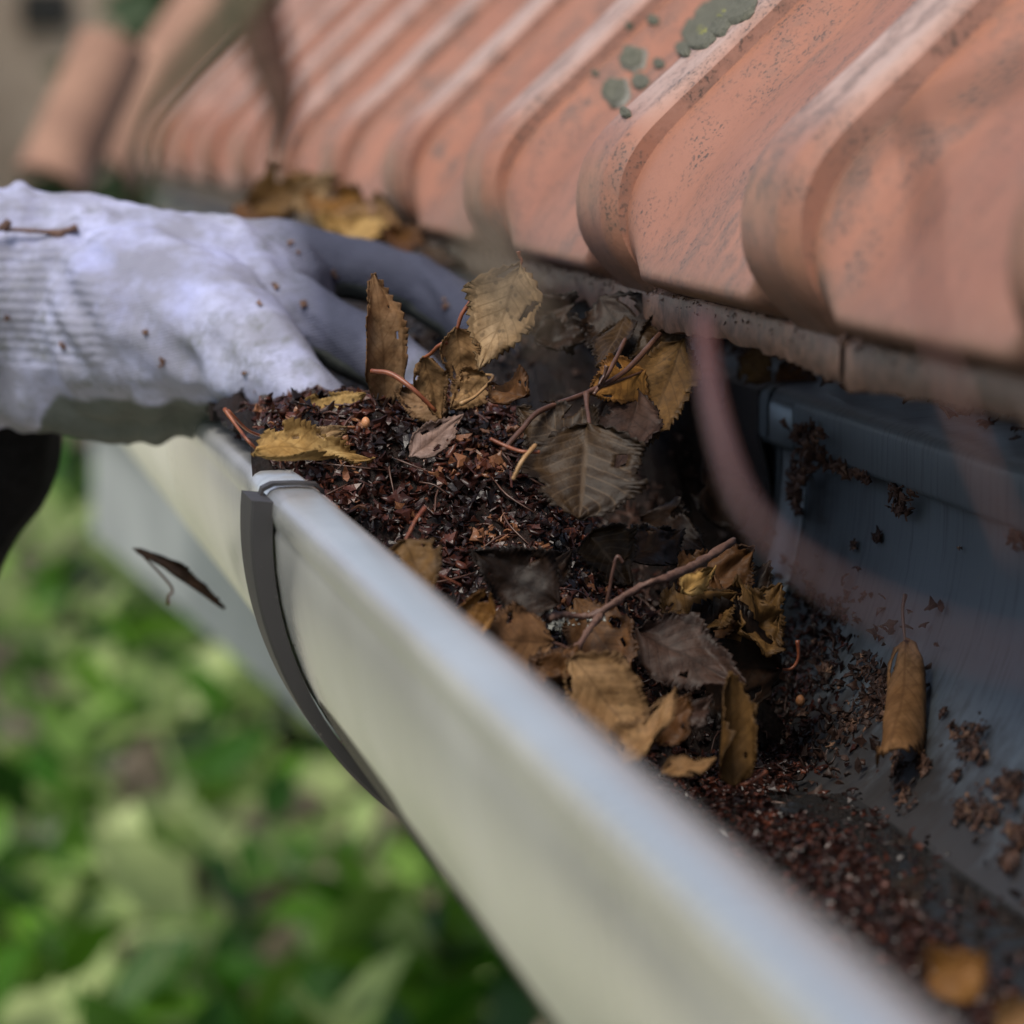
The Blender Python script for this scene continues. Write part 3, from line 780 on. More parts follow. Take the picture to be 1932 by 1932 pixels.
leaf('orange-brown leaf above the ribbed dark leaf in the shade of the tiles', (1215, 700, .99), (1110, 745, .975), .0125, 'orange', 10, .3, .3, 0, .1, stalk=[(1130, 755, .975), (1134, 730, .972), (1140, 708, .972), (1145, 690, .972)], smat='stalk_dark')
leaf('long serrated ochre leaf hanging right of the ribbed dark leaf', (1290, 640, 1.0), (1185, 868, .965), .0160, 'ochre', -24, .4, .35, .2, .1, ser=.15, teeth=12)
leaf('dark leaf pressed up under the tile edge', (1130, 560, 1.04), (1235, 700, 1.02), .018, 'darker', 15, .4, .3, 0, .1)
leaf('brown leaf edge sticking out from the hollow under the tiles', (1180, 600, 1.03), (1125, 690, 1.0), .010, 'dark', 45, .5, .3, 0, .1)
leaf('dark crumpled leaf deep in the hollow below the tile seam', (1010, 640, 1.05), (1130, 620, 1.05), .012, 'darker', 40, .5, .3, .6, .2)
leaf('ochre leaf wedged against the front rim at the foot of the chaff', (762, 1020, .908), (812, 1122, .898), .0125, 'ochre', -15, .8, .3, 0, .1, stalk=[(762, 1020, .908), (775, 1000, .91), (785, 980, .912), (802, 958, .915)], smat='stalk')
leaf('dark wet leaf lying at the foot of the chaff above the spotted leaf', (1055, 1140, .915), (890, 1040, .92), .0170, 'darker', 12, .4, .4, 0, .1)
leaf('orange leaf edge peeping from under the spotted leaf by the rim', (935, 1158, .90), (862, 1148, .90), .010, 'orange', 0, .6, .5, 0, .1)
leaf('spotted brown serrated leaf touching the inner edge of the front rim', (1042, 1212, .905), (885, 1205, .90), .0148, 'spotted', 18, .3, .3, 0, .08, ser=.13, teeth=14, stalk=[(1042, 1212, .905), (1055, 1216, .905), (1068, 1222, .905), (1080, 1226, .905)], smat='stalk_dark')
leaf('smooth brown leaf under the forked twig', (1085, 1130, .93), (1185, 1290, .915), .0140, 'brown', 10, .5, .4, .2, .06, 'round', ser=.02)
leaf('dark purple-brown leaf with a toothed tip lying right of the forked twig', (1200, 1190, .930), (1410, 1295, .918), .018, 'purple', 26, .3, .3, 0, .1, ser=.10)
leaf('wide dark leaf with a yellow corner on the right of the leaf pile', (1470, 1262, .955), (1235, 1240, .94), .0250, 'darker', -12, .3, .3, .1, .1, 'round', stalk=[(1470, 1262, .955), (1492, 1262, .955), (1506, 1242, .955), (1505, 1208, .955)], smat='stalk')
leaf('yellow-brown leaf behind the wide dark leaf', (1375, 1260, .965), (1475, 1100, .965), .0185, 'ochre', 20, .5, .3, 0, .1)
leaf('dark leaf leaning against the back of the leaf pile', (1330, 1230, .97), (1455, 1060, .975), .019, 'darker', 30, .4, .3, 0, .1)
leaf('brown leaf half buried below the twig tip', (1340, 1220, .96), (1350, 1085, .965), .012, 'brown', 20, .4, .3, 0, .12)
leaf('small yellow torn scrap below the upper end of the twig', (1285, 1118, .945), (1350, 1072, .95), .006, 'yellow', 20, .3, .3, 0, .3, ser=.25, teeth=5)
leaf('pale yellow scrap under the middle of the twig', (1250, 1175, .94), (1330, 1190, .945), .007, 'ochre', 20, .3, .3, 0, .3, ser=.2)
leaf('large tan crumpled leaf at the lower end of the twig beside the rim', (1078, 1240, .885), (1212, 1410, .875), .0160, 'tan', -14, .7, .3, .3, .12, 'round', ser=.02)
leaf('brown leaf edge lying under the spotted leaf beside the tan one', (1010, 1252, .895), (1110, 1290, .89), .010, 'brown', 20, .5, .3, 0, .14)
leaf('tan curled leaf with a raised point near the lower end of the pile', (1182, 1450, .865), (1278, 1300, .875), .0125, 'tan', 42, 1.0, .5, .2, .12)
leaf('brown folded leaf behind the raised curled one', (1240, 1400, .885), (1300, 1310, .89), .010, 'brown', 10, .8, .5, 0, .15)
leaf('rolled ochre leaf standing upright with its ragged side to the right', (1385, 1482, .885), (1378, 1268, .885), .0135, 'ochre', 30, 1.9, .25, .5, .08, 'long', ser=.2, teeth=9, stalk=[(1385, 1482, .885), (1402, 1480, .885), (1425, 1470, .885), (1447, 1455, .885)], smat='stalk')
leaf('small dark striped leaf lying between the two curled leaves', (1290, 1375, .895), (1345, 1310, .90), .006, 'purple', 20, .5, .3, 0, .2)
leaf('flat tan leaf scrap beside the front rim below the rolled leaf', (1250, 1462, .86), (1350, 1432, .865), .0065, 'tan', 40, .6, .3, 0, .15)
leaf('brown leaf fallen flat under the tan crumpled leaf', (1130, 1340, .90), (1180, 1240, .905), .012, 'darker', 20, .6, .3, 0, .15)
for lab, b_, t_, wd, mt_, rl in [
  ('amber leaf in the middle of the pile partly under the purple-brown one', (1260, 1180, .945), (1390, 1120, .955), .017, 'ochre', 30),
  ('brown leaf standing behind the forked twig at the back of the pile', (1300, 1130, .965), (1420, 1040, .975), .017, 'brown', 15),
  ('yellow-green corner of a leaf on the right edge of the pile', (1395, 1190, .950), (1478, 1150, .958), .020, 'ochre', 10),
  ('dark brown leaf folded over the foot of the chaff', (950, 1120, .93), (1080, 1040, .945), .017, 'darker', 35),
  ('brown wet leaf just right of the chaff below the large ribbed leaf', (1110, 1010, .95), (1190, 1110, .94), .016, 'dark', 20),
  ('brown leaf curled beside the rim between the spotted and tan leaves', (1030, 1290, .89), (1090, 1220, .90), .012, 'brown', 30),
  ('dark leaf jammed under the first tile nose behind the tall leaf', (1010, 560, 1.06), (1080, 650, 1.05), .017, 'darker', 20),
  ('amber-edged leaf under the tile seam above the shaded orange leaf', (1290, 620, 1.02), (1190, 680, 1.01), .015, 'dark', 20),
  ('brown leaf lying on the right shoulder of the chaff heap', (1000, 745, .98), (920, 730, .99), .012, 'brown', 40)]:
    leaf(lab, b_, t_, wd, mt_, rl, .7, .5, .4, .2)
# big one rolled up on the back wall
p = (1708, 1205)
pw = on_wall(1706, 1420, .006).y; pt = on_wall(1708, 1208, .006).y
leaf('rolled tan leaf resting on the clean back wall of the gutter', (1708, 1206, pt - .012), (1668, 1420, pw - .012), .0160, 'rust', 25, -2.0, .6, .5, .12, 'round', ser=.3, teeth=9, stalk=[(1708, 1206, pt - .012), (1705, 1180, pt - .01), (1703, 1150, pt - .008), (1708, 1122, pt - .006)], smat='stalk_dark')
leaf('blurred orange-tan leaf standing in the silt at the near end', (1765, 1885, .66), (1860, 1800, .66), .0125, 'orange', 20, .9, .5, .2, .1)
leaf('blurred tan leaf at the near end of the gutter, lowest in view', (1885, 1960, .64), (1990, 1900, .64), .010, 'tan', 20, .9, .5, 0, .1)
leaf('small dark leaf bent over the folded back rim', (1562, 756, 1.07), (1578, 828, 1.045), .0065, 'brown', 20, .7, .6, .3, .2)
leaf('dark leaf lying on the back rim under the tiles', (1570, 775, 1.07), (1665, 745, 1.09), .007, 'darker', 40, .6, .3, 0, .2)
leaf('olive leaf in the shade above the back rim, left of the clip', (1400, 672, 1.12), (1455, 720, 1.12), .012, 'ochre', 10, .4, .3, 0, .1)
leaf('brown leaf hanging behind the back rim under the second tile seam', (1470, 690, 1.13), (1545, 735, 1.12), .0115, 'brown', -20, .5, .3, 0, .15)
# brown leaves heaped on the tiles behind the glove
for lab, b_, t_, wd, mt_, rl in [
  ('brown crumpled leaf on top of the pile behind the glove', (470, 385, 1.52), (640, 335, 1.50), .020, 'ochre', 30),
  ('tan leaf at the right of the pile behind the glove', (760, 440, 1.42), (590, 400, 1.45), .021, 'tan', 35),
  ('orange leaf in the middle of the pile behind the glove', (690, 405, 1.45), (570, 360, 1.48), .018, 'orange', -30),
  ('pale leaf with its point up behind the glove', (560, 400, 1.5), (630, 325, 1.5), .014, 'beige', 20),
  ('flat tan leaf along the top of the gloved hand', (740, 450, 1.40), (600, 415, 1.42), .018, 'yellow', 50),
  ('brown leaf at the left end of the pile behind the glove', (440, 385, 1.55), (560, 400, 1.52), .018, 'brown', 30),
  ('curled brown leaf at the right end of the pile near the tile nose', (745, 445, 1.38), (800, 470, 1.34), .014, 'brown', 40),
  ('thin brown leaf on the tile edge right of the pile', (790, 470, 1.3), (880, 500, 1.27), .010, 'dark', 60)]:
    leaf(lab, b_, t_, wd, mt_, rl, .8, .5, .6, .25)
# hanging withered leaf in front of the garden
leaf('withered dark leaf hanging in the air left of the bracket', (255, 1035, 1.14), (424, 1148, 1.14), .0050, 'darker', 40, 1.5, -.25, .3, .15, 'long', stalk=[(330, 1090, 1.14), (322, 1105, 1.14), (318, 1125, 1.14), (318, 1140, 1.14)], smat='stalk_dark', name='hanging_leaf')
# filler leaves far back in the dark part of the gutter
for k, (lab, b_, t_, wd) in enumerate([
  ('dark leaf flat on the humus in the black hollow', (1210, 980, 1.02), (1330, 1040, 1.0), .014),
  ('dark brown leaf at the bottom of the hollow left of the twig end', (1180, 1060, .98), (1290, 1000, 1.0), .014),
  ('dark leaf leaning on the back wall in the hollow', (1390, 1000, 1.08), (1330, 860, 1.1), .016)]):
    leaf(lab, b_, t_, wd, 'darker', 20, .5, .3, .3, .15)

# ------------------------------------------------------------------ twigs inside the gutter
tw = tag(empty('forked_twig', W(1130, 1155, .925)), 'forked reddish twig lying across the leaves inside the gutter', 'twig')
org = tw.location
tube('stem', [W(1035, 1166, .915), W(1060, 1160, .917), W(1100, 1163, .92), W(1135, 1153, .92), W(1200, 1112, .925), W(1260, 1088, .93), W(1320, 1062, .945), W(1385, 1020, .965)], [.0012, .0008, .0007, .0008, .0008, .0009, .0011, .0009], MT['twig'], tw, rough=1.1, n=60)
tube('branch', [W(1135, 1158, .92), W(1110, 1190, .912), W(1085, 1230, .905), W(1062, 1275, .897), W(1045, 1318, .89)], [.0008, .0007, .0008, .0006, .0006], MT['twig'], tw, rough=1.0, n=40)
for lab, pp, r, mt_ in [
    ('thin dark stalk rising from the leaves left of the twig', [(1140, 1160, .93), (1150, 1110, .93), (1158, 1070, .93), (1165, 1050, .93), (1175, 1062, .93)], .0006, 'stalk_dark'),
    ('fine red stalk lying at the foot of the chaff near the rim', [(780, 1060, .91), (830, 1085, .91), (870, 1105, .91)], .00035, 'stalk'),
    ('thin curled tan stalk left of the ribbed dark leaf', [(1010, 840, .935), (985, 870, .93), (968, 905, .93)], .0007, 'stalk_tan'),
    ('red stalk lying on the chaff touching the ribbed dark leaf', [(1018, 853, .935), (985, 852, .935), (955, 842, .938), (925, 828, .94)], .0006, 'stalk'),
    ('long brown stalk running from the hollow to the chaff', [(1245, 630, .99), (1180, 700, .98), (1110, 740, .97), (1020, 775, .96), (985, 810, .955), (950, 850, .95)], .0009, 'stalk_dark'),
    ('thin stalk crossing the shaded orange leaf', [(1180, 640, .985), (1150, 700, .975), (1120, 745, .97)], .0007, 'stalk_dark')]:
    r *= .75
    o = tube('stalk', [W(*q) for q in pp], [r, r, r], MT[mt_], rough=.4, n=30); tag(o, lab, 'stalk')
# round seeds
def seed(u, v, Y, r, lab):
    bm = bmesh.new(); bmesh.ops.create_icosphere(bm, subdivisions=2, radius=r); 
    for q in bm.verts: q.co *= 1 + .12 * mn.noise(q.co * 900); q.co.z *= 1.3
    me = bpy.data.meshes.new('seed'); bm.to_mesh(me); bm.free()
    for q in me.polygons: q.use_smooth = True
    o = link('seed', me, MT['seed']); o.location = W(u, v, Y); tag(o, lab, 'seed')
MT['seed'] = m_simple('orange_seed', (.45, .17, .06), (.55, .26, .12), 300, .35)
seed(690, 797, .985, .0011, 'round orange seed at the top left of the chaff'); seed(1510, 1322, 1.0, .0012, 'orange seed on the gutter wall below the leaf stalk'); seed(1480, 1482, .93, .0010, 'orange seed on the silt right of the rolled leaf')

# ------------------------------------------------------------------ gloved hand
def capsule_chain(chain, parts):
    for (p, r), (q, s) in zip(chain[:-1], chain[1:]):
        n = max(2, int((q - p).length / (min(r, s) * .22)))
        for i in range(n + 1):
            t = i / n; parts.append((p.lerp(q, t), r + (s - r) * t))
def blob_mesh(name, balls, voxel, m, parent, smooth=8, sub=2):
    bm = bmesh.new()
    for b in balls:
        p, r = b[0], b[1]; sc = b[2] if len(b) > 2 else (1, 1, 1)
        mt_ = Matrix.Translation(p) @ Matrix.Diagonal((r * sc[0], r * sc[1], r * sc[2], 1))
        bmesh.ops.create_icosphere(bm, subdivisions=sub, radius=1, matrix=mt_)
    me = bpy.data.meshes.new(name); bm.to_mesh(me); bm.free()
    o = bpy.data.objects.new(name, me); C.objects.link(o)
    r_ = o.modifiers.new('r', 'REMESH'); r_.mode = 'VOXEL'; r_.voxel_size = voxel
    s_ = o.modifiers.new('s', 'SMOOTH'); s_.iterations = smooth; s_.factor = .5
    dg = bpy.context.evaluated_depsgraph_get(); me2 = bpy.data.meshes.new_from_object(o.evaluated_get(dg))
    bpy.data.objects.remove(o); me2.name = name
    for p in me2.polygons: p.use_smooth = True
    me2.materials.clear()
    return link(name, me2, m, parent)
def m_glove():
    a = M('knitted_glove')
    at = a.n('Attribute', attribute_name='palm'); cu = a.n('Attribute', attribute_name='cuff')
    n1 = a.noise(38, 7, .65); n2 = a.noise(120, 6, .7); n3 = a.noise(700, 3, .6); n4 = a.noise(18, 5, .6)
    c = a.mix(a.ramp(n4, [(.35, 0), (.65, 1)]), (.40, .43, .70), (.58, .61, .84))
    dirt = a.ramp(n1, [(.34, .1), (.56, .8)])
    c = a.mix(dirt, c, (.20, .20, .225))
    d2 = a.math('MULTIPLY', a.ramp(n2, [(.50, 0), (.66, .8)]), a.ramp(n4, [(.38, 0), (.55, 1)]))
    c = a.mix(d2, c, (.16, .17, .17))
    # dirt gathered on the fingers from digging
    fg = a.n('Attribute', attribute_name='tipdirt')
    c = a.mix(a.math('MULTIPLY', fg.outputs['Fac'], a.ramp(n1, [(.25, 1.0), (.7, .93)])), c, (.045, .05, .075))
    mp = a.n('Mapping'); a.l(a.tc.outputs['Object'], mp.inputs[0]); mp.inputs['Rotation'].default_value = (0, R(14), 0)
    wv = a.n('TexWave', wave_type='BANDS', bands_direction='Z'); wv.inputs['Scale'].default_value = 360; wv.inputs['Distortion'].default_value = 1.2; wv.inputs['Detail Scale'].default_value = .4
    wv.inputs['Detail'].default_value = 1
    a.l(mp.outputs[0], wv.inputs['Vector'])
    wx = a.n('TexWave', wave_type='BANDS', bands_direction='X'); wx.inputs['Scale'].default_value = 360; wx.inputs['Distortion'].default_value = 1.2
    a.l(mp.outputs[0], wx.inputs['Vector'])
    wc = a.n('TexWave', wave_type='BANDS', bands_direction='Z'); wc.inputs['Scale'].default_value = 108; wc.inputs['Distortion'].default_value = 2.2; a.l(a.tc.outputs['Object'], wc.inputs['Vector'])
    knit = a.mix(.3, wv.outputs[0], wx.outputs[0])
    h = a.mix(cu.outputs['Fac'], knit, wc.outputs[0])
    c = a.mix(a.math('MULTIPLY', a.math('SUBTRACT', 1.0, h), a.math('ADD', .06, a.math('MULTIPLY', cu.outputs['Fac'], .06))), c, (.22, .23, .36))
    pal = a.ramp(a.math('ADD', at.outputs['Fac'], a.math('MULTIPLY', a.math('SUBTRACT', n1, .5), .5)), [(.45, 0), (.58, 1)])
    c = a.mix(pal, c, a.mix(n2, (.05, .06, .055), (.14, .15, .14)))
    a.set(Base_Color=c, Roughness=.85)
    a.p.inputs['Specular IOR Level'].default_value = .12
    hb = a.math('MULTIPLY', h, a.math('SUBTRACT', 1.0, pal))
    b = a.bump(n1, .5, .004); b = a.bump(n3, .3, .0005, b); a.bump(hb, .32, .0008, b)
    return a.m
MT['glove'] = m_glove()
person = tag(empty('person', W(200, 700, 1.2)), 'hand in a dirty white knitted work glove reaching into the gutter, black sleeve', 'person')
balls = []
# wrist, palm and the bones of the hand as flattened balls strung along the arm
def E(u, v, Y, r, sx=1, sy=1, sz=1): balls.append((W(u, v, Y), r, (sx, sy, sz)))
PX = 7700.0
palm = [(-260, 600, 1.21, .026, 1, 1.0, 1.20), (-150, 585, 1.21, .028, 1, 1.0, 1.22), (-60, 580, 1.21, .030, 1, .95, 1.22), (40, 578, 1.205, .031, 1, .9, 1.20), (120, 588, 1.20, .030, 1, .9, 1.22),
        (200, 596, 1.20, .030, 1, .95, 1.18), (280, 602, 1.195, .030, 1, 1, 1.16), (360, 606, 1.19, .029, 1, 1.05, 1.14), (430, 602, 1.185, .0275, 1, 1.1, 1.10), (490, 585, 1.185, .0235, 1, 1.2, 1.05)]
for b_ in palm: E(*b_)
for i in range(len(palm) - 1):
    m_ = [(x + y) / 2 for x, y in zip(palm[i], palm[i + 1])]; E(*m_)
def finger(pts):
    ch = [(W(u, v, Y), r) for u, v, Y, r in pts]; L = []; capsule_chain(ch, L)
    for p, r in L: balls.append((p, r))
finger([(450, 490, 1.20, .0135), (570, 490, 1.20, .0108), (700, 515, 1.195, .0094), (800, 550, 1.19, .0090), (880, 595, 1.18, .0086), (935, 660, 1.17, .0078)])      # middle
finger([(430, 560, 1.17, .0150), (540, 595, 1.155, .0125), (620, 628, 1.145, .0100), (710, 668, 1.135, .0096), (785, 722, 1.12, .0090), (840, 800, 1.11, .0082)])      # ring
finger([(250, 610, 1.18, .0290), (380, 630, 1.155, .0240), (480, 670, 1.128, .0165), (540, 715, 1.11, .0120), (595, 760, 1.10, .0110), (635, 830, 1.09, .0102)])                               # little
finger([(440, 490, 1.235, .0125), (580, 485, 1.24, .0095), (700, 505, 1.24, .0090), (820, 550, 1.23, .0085), (900, 610, 1.22, .0078)])                               # index, behind
finger([(200, 640, 1.24, .0170), (330, 700, 1.26, .0130), (430, 760, 1.255, .0110), (520, 800, 1.24, .0100)])                                                        # thumb, far side
finger([(60, 700, 1.20, .017), (220, 725, 1.195, .0165), (360, 728, 1.18, .016), (470, 745, 1.16, .0125)])                                                             # heel of the hand
glove = blob_mesh('glove', balls, .0011, MT['glove'], person, 9)
me = glove.data; nv = len(me.vertices)
co = np.empty(nv * 3); me.vertices.foreach_get('co', co); co = co.reshape(-1, 3)
no = np.empty(nv * 3); me.vertices.foreach_get('normal', no); no = no.reshape(-1, 3)
# pixel-free measures along the arm
x0 = W(0, 600, 1.2).x; x1 = W(230, 600, 1.2).x; xf = W(520, 600, 1.18).x; xt = W(820, 600, 1.16).x
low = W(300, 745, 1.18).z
disp = np.zeros(nv); xt = xt
cuff = np.clip((x1 - .006 - co[:, 0]) / .008 + .5, 0, 1) * np.clip((co[:, 2] - W(0, 700, 1.18).z) / .01 + .5, .15, 1)
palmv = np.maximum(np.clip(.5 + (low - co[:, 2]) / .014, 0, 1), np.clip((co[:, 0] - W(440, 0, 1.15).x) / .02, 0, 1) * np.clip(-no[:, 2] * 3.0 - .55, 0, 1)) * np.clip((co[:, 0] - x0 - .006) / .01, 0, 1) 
tipd = np.clip((co[:, 0] - xf + .012) / (xt - xf) * 1.9, 0, 1) * np.clip((co[:, 1] - 1.09) / .04, .3, 1)
for i in range(nv):
    p = co[i]
    f = mn.noise(Vector((p[0] * 28 + p[2] * 22, p[1] * 18, p[2] * 30 - p[0] * 20)))
    g = mn.noise(Vector((p[0] * 75, p[1] * 60, p[2] * 45)))
    fold = 0
    if p[0] < x1: fold = .0024 * mn.noise(Vector((p[0] * 110, p[2] * 14, 1)))   # slack folds by the cuff
    a_ = 1 - .7 * float(np.clip((p[0] - xf) / .02, 0, 1))
    wr = math.sin((p[0] * .8 + p[2] * .55) * 620 + 5 * f) * .0005 * max(0, mn.noise(Vector((p[0] * 40, 7, p[2] * 40))) + .1)
    disp[i] = (f * .0032 + g * .0022) * a_ + fold + wr * 5 * a_ + .0022 * max(0, math.sin(p[0] * 260 + p[2] * 150 + 3 * f)) ** 3 * max(0, mn.noise(Vector((p[0] * 22, 3, p[2] * 26))))
# knot the cuff in a little at the wrist
co2 = co + no * disp[:, None]
me.vertices.foreach_set('co', co2.ravel())
for nm, arr in (('palm', palmv), ('cuff', cuff), ('tipdirt', tipd)):
    at = me.attributes.new(nm, 'FLOAT', 'POINT'); at.data.foreach_set('value', arr.astype(np.float32))
me.update()
sb = []
L = []; capsule_chain([(W(-330, 640, 1.22), .034), (W(-90, 720, 1.24), .036), (W(-110, 830, 1.26), .038), (W(-330, 1080, 1.27), .05), (W(-800, 1500, 1.26), .06), (W(-1600, 2300, 1.2), .07)], L)
for p, r in L: sb.append((p, r))
sl = blob_mesh('sleeve', sb, .004, MT['sleeve'], person, 6)
for v in sl.data.vertices:
    v.co += v.normal * .003 * mn.noise(v.co * 40)
# crumbs on the glove
def bvh_hit(o, u, v):
    from mathutils.bvhtree import BVHTree
    if not hasattr(bvh_hit, 't'): bvh_hit.t = BVHTree.FromPolygons([p.co.copy() for p in o.data.vertices], [tuple(p.vertices) for p in o.data.polygons])
    h = bvh_hit.t.ray_cast(CAM, ray(u, v).normalized()); return h[0], h[1]
bpy.context.view_layer.update()
pts = []
for u, v, s, n in [(120, 652, 5, 6), (15, 598, 3, 4), (277, 628, 2, 3), (522, 543, 5, 5), (490, 577, 3, 3), (575, 577, 3, 3), (463, 706, 4, 4), (625, 520, 9, 6), (700, 530, 8, 4), (548, 460, 4, 3), (845, 572, 8, 4), (560, 478, 3, 2), (310, 685, 8, 4)]:
    for k in range(n):
        h = bvh_hit(glove, u + rnd.gauss(0, s * .5), v + rnd.gauss(0, s * .5))
        if h[0] is not None: pts.append((h[0] + h[1] * .0008, h[1]))
flakes('glove_crumbs', pts, .0014, MT['crumbs'], 'small brown crumbs scattered over the back of the glove', tones=[.6 + .4 * rnd.random() for _ in pts])
h, hn = bvh_hit(glove, 60, 432)
yt = (h.y if h else 1.16) - .004
tg = tag(empty('small_twig', W(60, 432, yt)), 'small budded grey twig lying on the back of the glove at the cuff', 'twig')
def tw_part(nm, pp, rr): tube(nm, [W(u, v, yt) for u, v in pp], rr, MT['twig'], tg, rough=.5, n=24)
tw_part('stem', [(-60, 432), (0, 432), (50, 435), (98, 438), (120, 440)], [.0006, .0006, .0006, .0008, .0014])
tw_part('bud', [(95, 437), (112, 446), (122, 444)], [.0009, .0016, .001]); tw_part('bud', [(112, 440), (130, 434), (146, 429)], [.0010, .0009, .0013]); tw_part('bud', [(4, 433), (12, 424), (18, 416)], [.0016, .0014, .0010])

# ------------------------------------------------------------------ blurred twigs close to the lens
for lab, pp, rr, mt_ in [
    ('dark brown twig hanging blurred at the top in front of the tiles', [(455, -160, .56), (475, -20, .56), (500, 90, .56), (530, 190, .56), (522, 300, .56)], [.0036, .0036, .0033, .0026, .0010], 'twig'),
    ('mossy green-grey twig slanting across the upper left in front of the tiles', [(560, -160, .42), (440, 30, .42), (350, 130, .43), (290, 240, .44), (270, 330, .45)], [.0013, .0013, .0012, .0010, .0005], 'twig_green'),
    ('reddish-brown twig looping blurred in front of the gutter from the tile seam to the right', [(1325, 600, .60), (1345, 760, .56), (1395, 930, .48), (1490, 1045, .42), (1640, 1140, .37), (1820, 1215, .33), (2050, 1265, .31)], [.0012, .0014, .0009, .0006, .0005, .0004, .0004], 'twig_red'),
    ('thin reddish twig hanging blurred at the right in front of the tiles', [(1700, 180, .44), (1745, 330, .44), (1745, 480, .44), (1770, 650, .43), (1840, 850, .42), (1925, 1060, .41)], [.0006, .0007, .0006, .0005, .0004, .0003], 'twig_red'),
    ('thin brown twig crossing blurred at the upper right corner', [(1560, 345, .40), (1700, 230, .40), (1850, 165, .40), (2060, 60, .40)], [.0006, .0008, .0010, .0010], 'twig'),
    ('very blurred grey twig in front of the tall beige leaf', [(905, 380, .36), (925, 470, .36), (975, 560, .36), (1040, 640, .36)], [.0008, .0018, .0015, .0005], 'twig_grey')]:
    o = tube('foreground_twig', [W(*q) for q in pp], rr, MT[mt_], rough=.15, n=60); tag(o, lab, 'twig')

# ------------------------------------------------------------------ garden behind
bd = tag(empty('painted_beam', W(360, 1100, 3.6)), 'pale grey painted board running below and beyond the gutter', 'beam')
a_, b_ = W(175, 1010, 4.4), W(625, 1395, 2.95)
hgt = .13
ax = (b_ - a_).normalized(); back = Vector((0, 1, 0)) - ax * ax.y; back.normalize(); upv = Vector((0, 0, 1))
V = []
for p in (a_, b_):
    for d in (Vector(), upv * hgt, upv * hgt + back * .06, back * .06): V.append(p + d)
mesh('board', V, [(0, 1, 2, 3), (4, 7, 6, 5), (0, 4, 5, 1), (1, 5, 6, 2), (2, 6, 7, 3), (3, 7, 4, 0)], MT['board'], bd, smooth=False)
tube('coping', [a_ + upv * (hgt + .006) - back * .004, (a_ + b_) / 2 + upv * (hgt + .006) - back * .004, b_ + upv * (hgt + .006) - back * .004], [.010, .010, .010], MT['board'], bd)

def foliage(name, center, rad, n, size, mat, parent, tone=(0, 1), seed=1):
    r = np.random.default_rng(seed)
    P = r.normal(size=(n, 3)); P /= np.linalg.norm(P, axis=1)[:, None]; P *= (r.random((n, 1)) ** .45)
    P = P * np.array(rad) + np.array(center)
    V = np.empty((n * 6, 3)); T = np.empty(n * 6); F = []
    sh = np.array([(0, 0, 0), (.35, .28, .06), (.75, .2, .02), (1.05, 0, -.12), (.75, -.2, .02), (.35, -.28, .06)])
    for i in range(n):
        q = Vector(r.normal(size=3)).normalized(); q.z = abs(q.z) * .8 + .25; q.normalize()
        t = q.orthogonal().normalized(); t = Matrix.Rotation(r.random() * 6.28, 3, q) @ t; b = q.cross(t)
        s = size * r.uniform(.6, 1.4)
        A = np.array([t, b, q]) * s
        V[i * 6:i * 6 + 6] = sh @ A + P[i]
        clump = mn.noise(Vector(P[i]) * 7.0) * .5 + .5
        T[i * 6:i * 6 + 6] = np.clip(tone[0] + (tone[1] - tone[0]) * ((clump - .5) * 1.5 + .3 + r.random() * .4), 0, 1)
        F.append((i * 6, i * 6 + 1, i * 6 + 2, i * 6 + 3)); F.append((i * 6, i * 6 + 3, i * 6 + 4, i * 6 + 5))
    me = bpy.data.meshes.new(name); me.from_pydata(V.tolist(), [], F); me.update()
    at = me.attributes.new('tone', 'FLOAT', 'POINT'); at.data.foreach_set('value', T.astype(np.float32))
    for p in me.polygons: p.use_smooth = True
    o = link(name, me, MT[mat], parent); o['kind'] = 'stuff'; return o
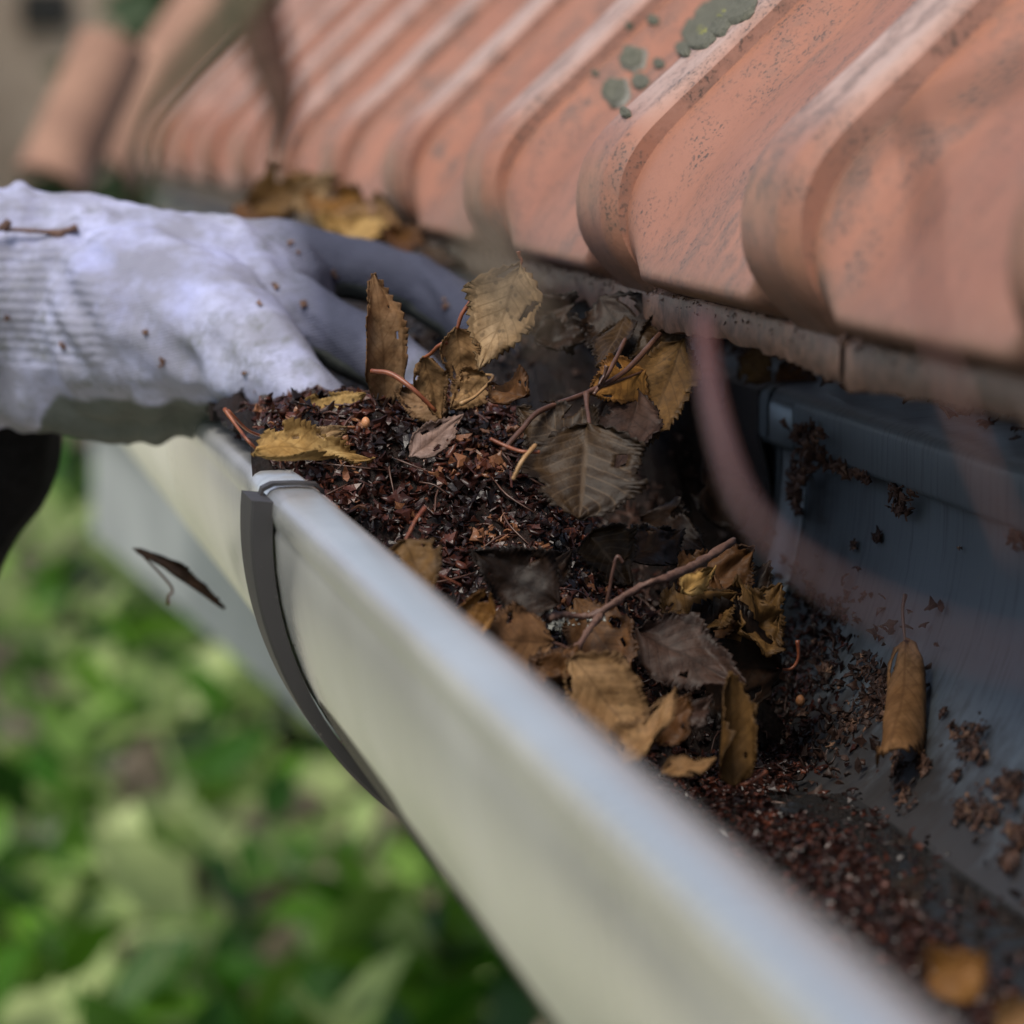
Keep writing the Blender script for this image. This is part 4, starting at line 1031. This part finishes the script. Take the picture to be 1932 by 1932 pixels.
def shrub(lab, x, y, h, rad, n, size, mat='foliage', tone=(0, 1), seed=1, nm='garden_shrub', cat='shrub'):
    e = tag(empty(nm, (x, y, 0)), lab, cat)
    rz = rad[2]; cz = h - rz
    foliage('foliage', (x, y, cz), rad, n, size, mat, e, tone, seed)
    r = random.Random(seed); parts = []
    parts.append(tube_data([Vector((x, y, -.02)), Vector((x + .03, y, cz * .5)), Vector((x, y, cz + rz * .4))], [.05 * h, .03 * h, .012 * h], 8))
    for k in range(7):
        a = r.random() * 6.28; z0 = cz - rz * .5 + rz * .1 * k
        parts.append(tube_data([Vector((x, y, z0)), Vector((x + math.cos(a) * rad[0] * .4, y + math.sin(a) * rad[1] * .4, z0 + rz * .25)), Vector((x + math.cos(a) * rad[0] * .8, y + math.sin(a) * rad[1] * .8, z0 + rz * .55))], [.014 * h, .009 * h, .004 * h], 6))
    V, F = join_data(parts); mesh('trunk', V, F, MT['twig_grey'], e)
shrub('bright green leafy shrub directly below the gutter', .62, 2.9, 2.50, (.55, .45, .55), 1500, .085, tone=(-.3, 1.15), seed=3)
shrub('leafy green shrub below the beam at the lower left', .18, 3.5, 2.42, (.55, .5, .6), 1300, .085, tone=(-.25, 1.3), seed=4)
shrub('yellow-green shrub behind the pale beam', .35, 5.4, 2.62, (.9, .6, .75), 2000, .085, tone=(.1, 1.4), seed=5)
shrub('tall dark evergreen at the far end of the roof', .75, 7.5, 3.55, (.42, .6, 1.3), 2600, .13, 'foliage_dark', seed=6, nm='evergreen_tree', cat='tree')
shrub('broad mid-green hedge bush far behind the shrubs', 1.5, 24, 3.4, (5, 1.5, 1.7), 4200, .42, tone=(.0, .9), seed=7)
# far buildings
bl = tag(empty('distant_house', (.3, 12, 0)), 'grey-beige rendered house with a small dark window far beyond the roof', 'house')
box('wall', (-.1, 12, 0), (2.3, 15, 4.4), MT['render_b'], bl, .01)
box('window', (.45, 11.97, 3.22), (.60, 11.998, 3.34), m_simple('dark_pane', (.02, .02, .02), (.03, .03, .03), 4, .1, 0), bl, .004)
cb = tag(empty('unseen_cream_house', (-3, 10, 0)), 'added unseen cream house for the gutter face to reflect', 'house')  # added out of view so that the gutter face reflects cream
box('wall', (-9, 9.5, 0), (-.35, 14, 4.4), MT['render'], cb, .01)
box('roof', (-9.2, 9.3, 4.41), (-.2, 14.2, 4.6), MT['tile'], cb, .01)
